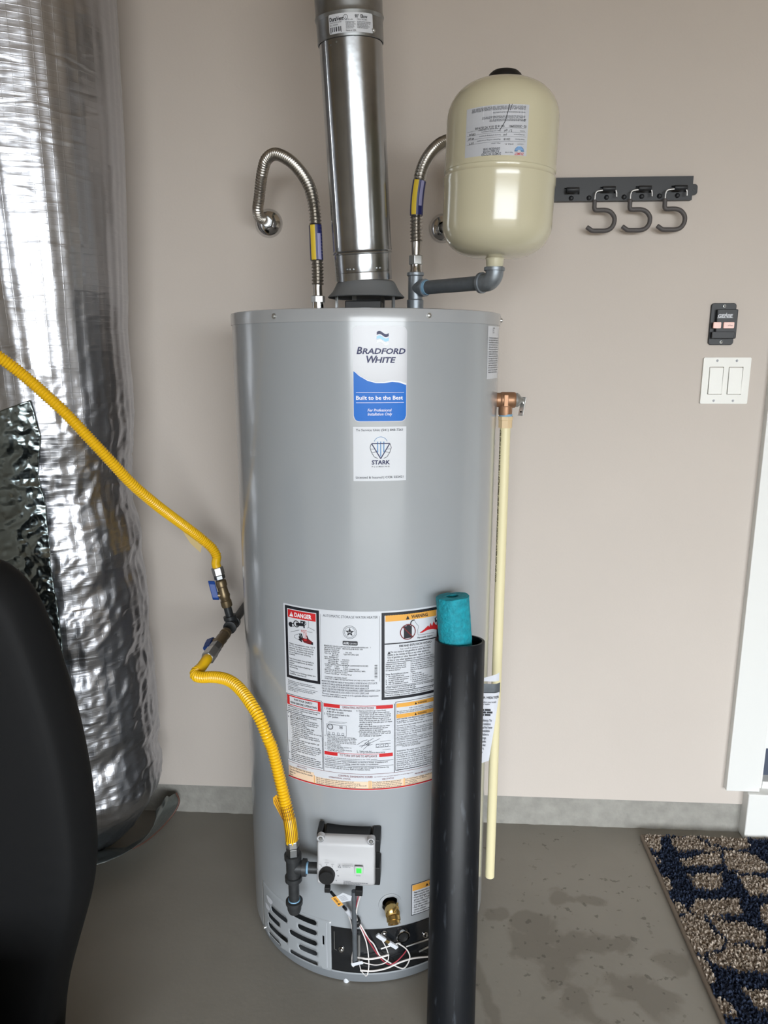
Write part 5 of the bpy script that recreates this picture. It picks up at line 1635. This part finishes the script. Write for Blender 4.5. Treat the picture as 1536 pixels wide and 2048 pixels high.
tg1 = MB().add([Vector(q) + Vector((.002, .014, 0)) for q in ta], [tuple(range(6))]).build('hang_tag', 'tag_cream', gh, smooth=False)
sm = tg1.modifiers.new('sheet', 'SOLIDIFY'); sm.thickness = .0008
# lower yellow hose
gl = thing('gas_hose', 'yellow corrugated gas hose dropping to the gas control on the front of the heater', 'gas hose', P(585, 1705, 1.285))
n0, n1, n2 = yl(438, 1291), yl(430, 1301), yl(417, 1318)
hexnut(n0, n1, .0145, 'galv_dull', gl, 'fitting_hex')
hexnut(n1, n2, .0160, 'zinc', gl)
hy0 = n2.y
ptsL = [n2 + Vector((0, .012, 0)), n2 + Vector((0, -.010, 0)), gx(255, 1372, hy0 - .030), gx(212, 1410, hy0 - .046), gx(215, 1440, hy0 - .058), gx(265, 1452, hy0 - .068), gx(350, 1450, hy0 - .078), gx(440, 1462, hy0 - .095), gx(520, 1500, hy0 - .115), gx(600, 1580, hy0 - .14), gx(670, 1680, hy0 - .165), gx(740, 1800, hy0 - .185), gx(800, 1950, hy0 - .20), gx(840, 2048, 1.33), P(562, 1568, 1.312), P(571.6, 1609, 1.30), P(578.4, 1637, 1.29), P(582.5, 1664, 1.285), P(584, 1684, 1.285)]
MB().tube(ptsL, lambda s_, L: .0120 if s_ < .055 else (.0115 + .0013 * math.cos(2 * PI * s_ / .0060) if s_ < L - .05 else .0126), ds=.0012, n=16).build('hose', 'yellow', gl)
tgp = [P(570, 1660, 1.30), P(566, 1640, 1.305), P(556, 1622, 1.305), P(547, 1606, 1.305), P(546, 1595, 1.305), P(553, 1589, 1.305), P(562, 1596, 1.305), P(571, 1618, 1.305), P(578, 1645, 1.305)]
tg2 = MB().add(tgp, [tuple(range(9))]).build('hang_tag', 'tag_yellow', gl, smooth=False)
sm = tg2.modifiers.new('sheet', 'SOLIDIFY'); sm.thickness = .0008
for (a, b_) in (((551, 1597), (570, 1645)), ((554, 1594), (573, 1640)), ((557, 1594), (575, 1636)), ((549, 1601), (566, 1640))):
    MB().rod(P(a[0], a[1], 1.3035), P(b_[0], b_[1], 1.3035), .0005, 6).build('tag_print', 'tag_print', tg2)
lp_ = [P(570, 1608, 1.288), P(579, 1637, 1.278), P(583, 1664, 1.273), P(585, 1680, 1.273)]
for k, (aa, bb) in enumerate(((-60, -50), (-38, -31), (-20, -14), (-2, 4), (14, 20), (32, 38), (48, 54))):
    strip_on([P(572, 1612, 1.30), P(578.4, 1637, 1.29), P(582.5, 1664, 1.285), P(584, 1678, 1.285)], .0129, aa, bb, 'tag_print', gl, 'hose_print')
SY = 1.285
hexnut(P(585.5, 1692, SY), P(584, 1679, SY), .0142, 'zinc', gl)
hexnut(P(586, 1711, SY), P(585.5, 1693, SY), .0135, 'galv_dull', gl, 'fitting_hex')
# sediment trap
tc_ = P(586.5, 1734, SY)
sd_t = thing('sediment_trap', 'black iron tee, nipple and cap hanging beside the gas control', 'pipe fitting', P(588, 1825, SY))
t = MB().lathe([(-.030, .0145), (-.0295, .0172), (-.020, .0172), (-.019, .0142), (.019, .0142), (.020, .0172), (.0295, .0172), (.030, .0145)], tc_, (0, 0, 1), 30)
t.lathe([(0, .0138), (.018, .0140), (.0185, .0170), (.027, .0170), (.0275, .014)], tc_, (1, 0, 0), 30)
t.build('tee', 'black_iron', sd_t)
xend = XC - W2 + .004
MB().lathe([(.025, .0118), (.031, .0118)], tc_, (1, 0, 0), 20).build('thread_tape', 'sealant', sd_t)
MB().lathe([(.028, .0110), (xend - tc_.x, .0110)], tc_, (1, 0, 0), 24).build('nipple', 'black_iron', sd_t)
zn = P(587, 1800, SY).z
MB().lathe([(zn - .004, .0108), (tc_.z - .028, .0108)], (tc_.x, SY, 0), (0, 0, 1), 24).build('nipple', 'black_iron', sd_t)
MB().lathe([(zn - .002, .0125), (zn + .003, .0122)], (tc_.x, SY, 0), (0, 0, 1), 20).build('thread_tape', 'sealant', sd_t)
zcap = P(589, 1826, SY).z
MB().lathe([(zcap, .006), (zcap + .003, .0115), (zcap + .010, .0140), (zn - .008, .0148), (zn - .0075, .0172), (zn, .0172), (zn + .001, .0150)], (tc_.x, SY, 0), (0, 0, 1), 24).build('cap', 'black_iron', sd_t)

# ================================================================== WALL FITTINGS
# hook rail
hr = thing('hook_rail', 'long black slotted metal rail screwed to the wall beside the expansion tank', 'hook rail', (.41, WY, 1.67))
RX0, RX1, RZ0, RZ1 = .215, .6085, 1.6705, 1.7225
fy = WY - .016
ea = MB().prism(rrect(.022, .024, .007, 5), (RX1 + .003, WY - .004, 1.6945), (1, 0, 0), (0, 0, 1), (0, -1, 0), .004).build('end_tab', 'rail_black', hr, bevel=.0006)
MB().lathe([(0, .0035), (.0006, .0035), (.0008, .0001)], (RX1 + .006, WY - .008, 1.6945), (0, -1, 0), 12).build('tab_screw', 'rail_black', ea)
k4 = lambda x, y, Y=None: P(1080 + x / 3.368, 320 + y / 3.368, Y or fy)
slot_c = [k4(x, y) for (x, y) in ((215, 210), (457, 203), (697, 199), (937, 195))]
rcx, rcz = (RX0 + RX1) / 2, (RZ0 + RZ1) / 2
rw, rh = RX1 - RX0, RZ1 - RZ0
box2 = lambda x, z, w_, h_: [(x - w_ / 2, z - h_ / 2), (x + w_ / 2, z - h_ / 2), (x + w_ / 2, z + h_ / 2), (x - w_ / 2, z + h_ / 2)]
holed_plate(box2(0, 0, rw, rh), [box2(c.x - rcx, c.z - rcz, .0355, .0145) for c in slot_c], (rcx, fy, rcz), .003).build('rail', 'rail_black', hr, smooth=False)
bk = MB().span(RX0, RX1, WY - .003, WY, RZ0, RZ1)
bk.build('back_plate', 'rail_black', hr, smooth=False)
for (za, zb) in ((RZ0, RZ0 + .003), (RZ1 - .003, RZ1)):
    MB().span(RX0, RX1, fy + .002, WY - .002, za, zb).build('flange', 'rail_black', hr, smooth=False)
for c in slot_c:
    MB().lathe([(-.0145, .0052), (-.0135, .0058), (.0135, .0058), (.0145, .0052)], (c.x, fy - .0125, c.z + .0005), (1, 0, 0), 18).build('slot_bar', 'rail_black', hr)
for (x, y) in ((210, 258), (330, 256), (448, 252), (566, 250), (685, 246), (804, 243), (925, 240)):
    c = k4(x, y)
    MB().lathe([(-.001, .0058), (.0015, .0056), (.0045, .0046), (.006, .003), (.0063, .0001)], (c.x, fy, c.z), (0, -1, 0), 16).build('peg', 'rail_black', hr)
HYk = fy - .013
def hook(dxp, dyp, label):
    o = k4(366 + dxp, 270 + dyp, HYk)
    q = lambda x, y, Y=HYk: k4(x + dxp, y + dyp, Y)
    h = thing('rail_hook', label, 'hook', (o.x, WY - .016, o.z))
    MB().tube([q(516, 248), q(516, 220), q(510, 205), q(495, 203), q(450, 203), q(415, 205), q(385, 212), q(373, 232), q(369, 270)], .0016, ds=.002, n=10).build('wire_clip', 'bright_wire', h)
    MB().tube([q(368, 268), q(367, 300), q(366, 322), q(372, 336), q(390, 338), q(440, 338), q(474, 350), q(497, 378), q(502, 405), q(494, 438), q(472, 464), q(440, 476), q(390, 477), q(352, 476), q(335, 466), q(314, 451)], lambda s_, L: .0052 if .002 < s_ < L - .002 else .0045, ds=.002, n=16).build('vinyl_hook', 'hook_grey', h)
    return h
hook(0, 0, 'grey coated hook nearest the expansion tank on the black rail')
hook(239, -4, 'grey coated hook in the middle of the three on the rail')
hook(474, -8, 'grey coated hook at the tabbed end of the black rail')

# garage door button
gb = thing('door_button', 'black wall button for the garage door with two lit pink buttons', 'wall control', (.709, WY, 1.3395))
bx0, bx1, bz0, bz1 = .6795, .7385, 1.3395, 1.4380
bw, bh = bx1 - bx0, bz1 - bz0
MB().prism(rrect(bw, bh, .007), ((bx0 + bx1) / 2, WY + .001, (bz0 + bz1) / 2), (1, 0, 0), (0, 0, 1), (0, -1, 0), .007).build('back_plate', 'rail_black', gb, bevel=.001)
MB().prism(rrect(bw - .010, bh * .70, .003), ((bx0 + bx1) / 2 + .006, WY - .006, (bz0 + bz1) / 2), (1, 0, 0), (0, 0, 1), (0, -1, 0), .011).build('housing', 'rail_black', gb, bevel=.0015)
FYb = WY - .017
bf = lambda x, y: k4(x, y, FYb)
for (xa, xb) in ((1168, 1216), (1236, 1304)):
    a, b_ = bf(xa, 1092), bf(xb, 1134)
    MB().prism(rrect(b_.x - a.x, a.z - b_.z, .002), ((a.x + b_.x) / 2, FYb + .001, (a.z + b_.z) / 2), (1, 0, 0), (0, 0, 1), (0, -1, 0), .004).build('push_button', 'amber_button', gb, bevel=.0008)
a, b_ = bf(1160, 1156), bf(1304, 1202)
MB().span(a.x, b_.x, FYb - .002, FYb + .002, b_.z, a.z).build('lower_cover', 'rail_black', gb, smooth=False, bevel=.0008)
d = Decal(lambda u, z, off: Vector((u, FYb - off, z)), 1)
a, b_ = bf(1196, 1060), bf(1300, 1036)
d.text('label_grey', 'GENIE', a.x, a.z, b_.z - a.z - .001, b_.x - a.x, bold=.045, shear=.15, off=.0008)
d.line('label_grey', [(a.x - .001, a.z - .0012), (b_.x + .001, a.z - .0012)], .0010, .0008)
d.poly('label_grey', [(bf(1250, 1040).x, a.z + .005), (bf(1258, 1025).x, a.z + .0115), (bf(1262, 1040).x, a.z + .005)], .0008)
q = bf(1262, 1120)
d.line('ink_grey', [(q.x, q.z + .001), (q.x + .004, q.z + .003), (q.x + .008, q.z + .001), (q.x + .011, q.z + .002)], .0007, .0055)
d.build(gb, {'label_grey': 'lettering', 'ink_grey': 'button_mark'})
for zz in (1.4310, 1.3465):
    screw(((bx0 + bx1) / 2 + .001, WY - .006, zz), (0, -1, 0), .0028, gb)

# double switch plate
sp = thing('switch_plate', 'white double rocker light switch plate under the black wall button', 'light switch', (.730, WY, 1.1975))
sx0, sx1, sz0, sz1 = .6725, .7862, 1.1975, 1.3097
scx = (sx0 + sx1) / 2; szc = (sz0 + sz1) / 2
rk = lambda dx: [(dx - .0172, -.0337), (dx + .0172, -.0337), (dx + .0172, .0337), (dx - .0172, .0337)]
holed_plate(rrect(sx1 - sx0, sz1 - sz0, .003), [rk(-.0242), rk(.0222)], (scx, WY - .006, szc), .006).build('plate', 'switch_white', sp, bevel=.0008)
for s_ in (-1, 1):
    cx_ = scx + s_ * .0232 - .001
    m_ = MB()
    m_.prism([(-.0322, -.0042), (-.0322, .0050), (0, .0036), (.0322, .0022), (.0322, -.0042)], (cx_ - .0160, WY - .0042, szc), (0, 0, 1), (0, -1, 0), (1, 0, 0), .0320)
    m_.build('rocker', 'switch_white', sp, smooth=False, bevel=.0006)
    for zz in (szc + .0485, szc - .0485):
        screw((cx_, WY - .0052, zz), (0, -1, 0), .0026, sp, 'label_grey')

# ================================================================== BLACK PIPE AND POOL NOODLE
BT = P(919.5, 1284, 1.325)
BB0 = Pz(899.5, 2052, 0.0)
BBm = Vector((P(901.5, 2040, 1.225).x, 1.225, 0.0))
bd_ = (BT - BBm).normalized()
BLn = (BT - BBm).length
OR_ = .0474
ap = thing('abs_pipe', 'black plastic drain pipe standing upright on the floor in front of the heater', 'pipe', BBm)
MB().lathe([(.0, OR_ - .006), (.0005, OR_), (BLn - .001, OR_), (BLn, OR_ - .001), (BLn, OR_ - .0055), (BLn - .05, OR_ - .006), (BLn - .30, OR_ - .006), (.012, OR_ - .006)], BBm + bd_ * .004, bd_, 56, cap0=False, cap1=False).build('pipe', 'abs_black', ap, angle=45)
nd = thing('pool_noodle', 'teal foam pool noodle poking out of the black pipe', 'pool noodle', BT - bd_ * .30)
n_t = P(905, 1193, BT.y + .004)
n_b = BT - bd_ * .13 + Vector((.003, .002, 0))
nd_d = (n_t - n_b).normalized()
nl_ = (n_t - n_b).length
nvs = MB()
NR = .0312
prof = [(-.16, NR), (0, NR)] + [(nl_ * k / 40, NR) for k in range(1, 41)] + [(nl_ + .0012, NR - .002), (nl_ + .001, .0115), (nl_ - .02, .0105), (nl_ - .0215, .0001)]
nvs.lathe(prof, n_b, nd_d, 64)
for i, v in enumerate(nvs.v):
    rel = v - n_b
    h_ = rel.dot(nd_d)
    rad = rel - nd_d * h_
    if rad.length > .02:
        nvs.v[i] = v + rad.normalized() * (.0011 * noise.noise(v * 55) + .0006 * noise.noise(v * 160)) + nd_d * (.0016 * noise.noise(v * 70) if h_ > nl_ - .001 else 0)
nvs.build('foam', 'noodle', nd, angle=50)

# ================================================================== FOIL-WRAPPED DUCT
CYD, RD = 1.700, .195
sil = [(226, -120), (235, 0), (243, 150), (250, 300), (256, 480), (259, 600), (258, 660), (265, 760), (268, 850), (264, 905), (272, 1000), (286, 1080), (297, 1180), (306, 1300), (315, 1420), (322, 1490), (325, 1525), (322, 1548), (308, 1576), (288, 1600)]
cen = []
for (x, y) in sil:
    d_ = ray(x, y); h_ = math.hypot(d_.x, d_.y); dx, dy = d_.x / h_, d_.y / h_
    cx_ = (CYD * dx - RD) / dy
    t_ = (cx_ * dx + CYD * dy) / h_
    cen.append((CAMH + d_.z * t_, cx_ + RD))        # height, right-hand extent
cen.sort()
def ext(z):
    if z <= cen[0][0]: return cen[0][1] - (cen[0][0] - z) * .8
    for (a, b_), (c, e) in zip(cen, cen[1:]):
        if a <= z <= c:
            t_ = (z - a) / (c - a)
            return b_ + (e - b_) * t_
    return cen[-1][1]
CXD = -.884
fd = thing('foil_duct', 'large duct wrapped in crinkled silver foil insulation in the corner', 'duct', (CXD, CYD, 0))
NT, NZ = 230, 560
ZTOP, ZLOW = CEIL + .01, .055
def ridged(v, o=4):
    s_, a, f = 0.0, 1.0, 1.0
    for _ in range(o):
        s_ += a * (1 - abs(noise.noise(v * f)) * 2)
        a *= .5; f *= 2.1
    return s_
vs, fs, uvs = [], [], []
for j in range(NZ + 1):
    z = ZLOW + (ZTOP - ZLOW) * j / NZ
    rz = ext(z) - CXD
    crumple = 1.0 if z < 1.12 else (0.22 + .78 * max(0, 1 - (z - 1.12) / .2))
    for i in range(NT):
        a = 2 * PI * i / NT
        ca, sa = math.cos(a), math.sin(a)
        p = Vector((ca * 1.1, sa * 1.1, 0))
        # long diagonal folds, short creases and slack pillows
        w1 = ridged(Vector((a * 1.5 + z * 4.2, z * 15 - a * 2.4, 1.3)), 3) * .0036
        w2 = noise.noise(Vector((ca * 2.6, sa * 2.6, z * 6.5))) * .0026
        w3 = ridged(Vector((ca * 7 + z * 3, sa * 7, z * 30)), 2) * .0010
        big = noise.noise(Vector((ca * 1.2, sa * 1.2, z * 2.4 + 8))) * .006
        flat = .0016 * (1 - abs(((a * 6.0 + z * 1.0) % 1.0) * 2 - 1))
        band = 0.0
        for (bz, bw_) in ((.985, .05), (.80, .035), (.62, .04), (.33, .03), (.14, .04)):
            e_ = (z - bz - .03 * math.sin(a * 2 + bz * 9)) / bw_
            band += math.exp(-e_ * e_) * -.007
        r_ = rz + crumple * (w1 * .8 + w2 + w3 + band) + big * .6 + flat - .004
        if z < .11: r_ *= 1 - .14 * ((.11 - z) / .055) ** 1.5
        vs.append((CXD + r_ * ca, CYD + min(r_ * sa, WY - .003 - CYD), z))
for j in range(NZ):
    for i in range(NT):
        i2 = (i + 1) % NT
        fs.append((j * NT + i, j * NT + i2, (j + 1) * NT + i2, (j + 1) * NT + i))
do = MB().add(vs, fs).build('foil_wrap', 'foil', fd, angle=180)
uvl = do.data.uv_layers.new(name='UVMap')
for pol in do.data.polygons:
    for li in pol.loop_indices:
        vi = do.data.loops[li].vertex_index
        i, j = vi % NT, vi // NT
        ii = i
        if i == 0 and any(do.data.loops[l2].vertex_index % NT == NT - 1 for l2 in pol.loop_indices): ii = NT
        uvl.data[li].uv = (ii / NT * 2 * PI * RD, ZLOW + (ZTOP - ZLOW) * j / NZ)
# foil tape strip running down the duct
tp_px = [((8, 838), (60, 800)), ((4, 900), (82, 872)), ((6, 960), (76, 950)), ((18, 1020), (92, 1012)), ((24, 1090), (98, 1080)), ((30, 1150), (104, 1150)), ((38, 1200), (114, 1200)), ((52, 1260), (122, 1258)), ((66, 1330), (128, 1326)), ((80, 1400), (133, 1400)), ((92, 1470), (138, 1470)), ((100, 1530), (142, 1530))]
def duct_at(px, py, off):
    r_ = RD
    p = None
    for _ in range(6):
        p = Pcyl(px, py, CXD, CYD, r_ + off)
        r_ = ext(p.z) - CXD
    return p
NJ, NI = 220, 60
vs, fs = [], []
for j in range(NJ + 1):
    t_ = j / NJ * (len(tp_px) - 1); k = min(int(t_), len(tp_px) - 2); t_ -= k
    l_ = [tp_px[k][0][q] + (tp_px[k + 1][0][q] - tp_px[k][0][q]) * t_ - (75, -8)[q] for q in (0, 1)]
    r2_ = [tp_px[k][1][q] + (tp_px[k + 1][1][q] - tp_px[k][1][q]) * t_ for q in (0, 1)]
    for i in range(NI + 1):
        s_ = i / NI
        px, py = l_[0] + (r2_[0] - l_[0]) * s_, l_[1] + (r2_[1] - l_[1]) * s_
        p = duct_at(px, py, .006)
        nrm = Vector((p.x - CXD, p.y - CYD, 0)).normalized()
        p = p + nrm * (.0042 * ridged(Vector((px * .026, py * .036, 2)), 3) - .003 + .004 * noise.noise(Vector((px * .01, py * .03, 7))))
        vs.append(p)
for j in range(NJ):
    for i in range(NI):
        a = j * (NI + 1) + i
        fs.append((a, a + 1, a + NI + 2, a + NI + 1))
tpo = MB().add(vs, fs).build('foil_tape', 'foil_tape', fd, angle=180)
sm = tpo.modifiers.new('sheet', 'SOLIDIFY'); sm.thickness = .0008
# skirt of loose foil on the floor
rim = [P(352, 1586, 1.885), P(358, 1602, 1.872), P(350, 1622, 1.86), Pz(332, 1645, .012), Pz(312, 1665, .006), Pz(285, 1686, .003), Pz(255, 1699, .003), Pz(220, 1698, .003), Pz(185, 1692, .003), Pz(155, 1689, .003), Pz(120, 1690, .003), Pz(60, 1700, .003)]
top = []
for k in range(len(rim)):
    a = math.radians(28 - k * 11.5)
    r_ = .166
    top.append(Vector((CXD + r_ * math.cos(a), min(CYD + r_ * math.sin(a), WY - .01), .085)))
rp, _ = catmull(rim, .004)
n_ = len(rp)
vs, fs = [], []
NJ = 22
for j in range(NJ + 1):
    t_ = j / NJ
    for i in range(n_):
        u_ = i / (n_ - 1) * (len(top) - 1); k = min(int(u_), len(top) - 2)
        tp_ = top[k].lerp(top[k + 1], u_ - k)
        p = tp_.lerp(rp[i], t_)
        p.z += .016 * math.sin(PI * t_) * (1 + .7 * noise.noise(Vector((i * .05, t_ * 3, 0)))) - .028 * t_ * (1 - t_)
        p.z += .005 * noise.noise(Vector((i * .12, t_ * 6, 4))) * math.sin(PI * t_)
        p.z = max(p.z, .0025)
        p.y = min(p.y, WY - .004)
        vs.append(p)
for j in range(NJ):
    for i in range(n_ - 1):
        a = j * n_ + i
        fs.append((a, a + 1, a + n_ + 1, a + n_))
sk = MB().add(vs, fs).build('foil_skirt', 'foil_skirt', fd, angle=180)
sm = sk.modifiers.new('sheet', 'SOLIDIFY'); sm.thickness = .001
MB().tube(rim, .0032, ds=.006, n=8).build('torn_edge', 'brown_edge', fd)
dark_pts = [Pz(120, 1672, .012), Pz(160, 1674, .012), Pz(200, 1677, .010), Pz(230, 1682, .007)]
MB().tube(dark_pts, lambda s_, L: .011 * (1 - (s_ / L) ** 3) + .001, ds=.006, n=12).build('dark_opening_tube', 'black', fd)  # black tube added to stand in for the dark opening under the skirt

# ================================================================== BLACK PANEL AT THE LEFT
PYc = 1.02
right = [(-60, 1128), (-30, 1148), (0, 1172), (28, 1212), (52, 1268), (75, 1330), (97, 1400), (118, 1470), (135, 1545), (148, 1620), (156, 1690), (160, 1745), (159, 1790), (152, 1840), (140, 1885), (125, 1938), (110, 1992), (98, 2048), (92, 2110), (88, 2200)]
rp3 = [P(x, y, PYc) for x, y in right]
mx_ = P(-150, 1600, PYc).x
out = [(p.x, p.z) for p in rp3 if p.z > .0]
out.append((out[-1][0] - .004, 0.0))
poly = out + [(2 * mx_ - x, z) for x, z in reversed(out)]
topz = max(z for x, z in out)
blk = MB()
# thick shell with a softly rounded rim: concentric loops
n_ = len(poly)
cx_ = mx_; cz_ = sum(z for x, z in poly) / n_
loops = [(.060, .88), (.045, .955), (.020, .995), (0, 1.0), (-.020, .995), (-.045, .955), (-.060, .88)]
vs, fs = [], []
for (dy, k) in loops:
    for (x, z) in poly:
        vs.append((cx_ + (x - cx_) * k, PYc + .05 + dy, max(0.0, cz_ + (z - cz_) * k) if z > .001 else 0.0))
for j in range(len(loops) - 1):
    for i in range(n_):
        i2 = (i + 1) % n_
        fs.append((j * n_ + i, j * n_ + i2, (j + 1) * n_ + i2, (j + 1) * n_ + i))
fs.append(tuple(range(n_))); fs.append(tuple((len(loops) - 1) * n_ + i for i in range(n_ - 1, -1, -1)))
pst = thing('padded_seat', 'matte black rounded padded seat standing before the foil-wrapped duct', 'seat', (mx_, PYc, 0))
bo = blk.add(vs, fs).build('backrest', 'panel_black', pst, smooth=True, angle=70)
seat = MB().span(2 * mx_ + .50, -.50, .22, .80, .16, .43).build('shade_block', 'panel_black', pst, smooth=True, bevel=.05, angle=80)  # unseen block, added below the view to shade the floor at left
MB().span(2 * mx_ + .53, -.53, .26, PYc + .02, 0, .17).build('base', 'panel_black', pst, smooth=True, bevel=.02, angle=80)  # unseen lower block, added with it for the same floor shade
sb_ = bo.modifiers.new('soft', 'SUBSURF'); sb_.levels = 1; sb_.render_levels = 2

# ================================================================== RUG
rg = thing('rug', 'shaggy navy and beige patterned rug by the door step', 'rug', (1.2, 1.3, 0))
gx0, gx1, gy0, gy1 = .608, 1.75, .75, 1.858
MB().span(gx0 + .004, gx1 - .004, gy0 + .004, gy1 - .004, .0005, .009).build('backing', 'rug_pile', rg, smooth=False)
MB().tube([(gx0, gy1, .006), (gx0, (gy0 + gy1) / 2, .006), (gx0, gy0, .006)], .0058, ds=.02, n=10, smooth=False).build('binding', 'rug_edge', rg)
MB().tube([(gx0, gy1, .006), (gx1, gy1, .006)], .0058, ds=.02, n=10, smooth=False).build('binding', 'rug_edge', rg)
pv, pf = [], []
stp = .0062
rnd = random.Random(5)
yv = gy1 - .006
while yv > gy0 + .006:
    xv = gx0 + .006
    while xv < gx1 - .006:
        x = xv + rnd.uniform(-.002, .002); y = yv + rnd.uniform(-.002, .002)
        a = rnd.uniform(0, PI); h_ = rnd.uniform(.014, .020); w_ = rnd.uniform(.0022, .0034)
        lx, ly = rnd.uniform(-.005, .005), rnd.uniform(-.005, .005)
        o = len(pv)
        for k in range(3):
            b_ = a + 2 * PI * k / 3
            pv.append((x + w_ * math.cos(b_), y + w_ * math.sin(b_), .0085))
        for k in range(3):
            b_ = a + 2 * PI * k / 3
            pv.append((x + lx + w_ * .75 * math.cos(b_), y + ly + w_ * .75 * math.sin(b_), h_))
        for k in range(3):
            k2 = (k + 1) % 3
            pf.append((o + k, o + k2, o + 3 + k2, o + 3 + k))
        pf.append((o + 3, o + 4, o + 5))
        xv += stp
    yv -= stp
base = Vector(rg.location)
me = bpy.data.meshes.new('pile')
me.from_pydata([Vector(v) - base for v in pv], [], pf)
me.materials.append(MATS['rug_pile'])
pile = bpy.data.objects.new('pile', me)
COL.objects.link(pile)
pile.parent = rg
pile['kind'] = 'stuff'

bpy.data.objects.remove(FO)
bpy.data.curves.remove(FC)
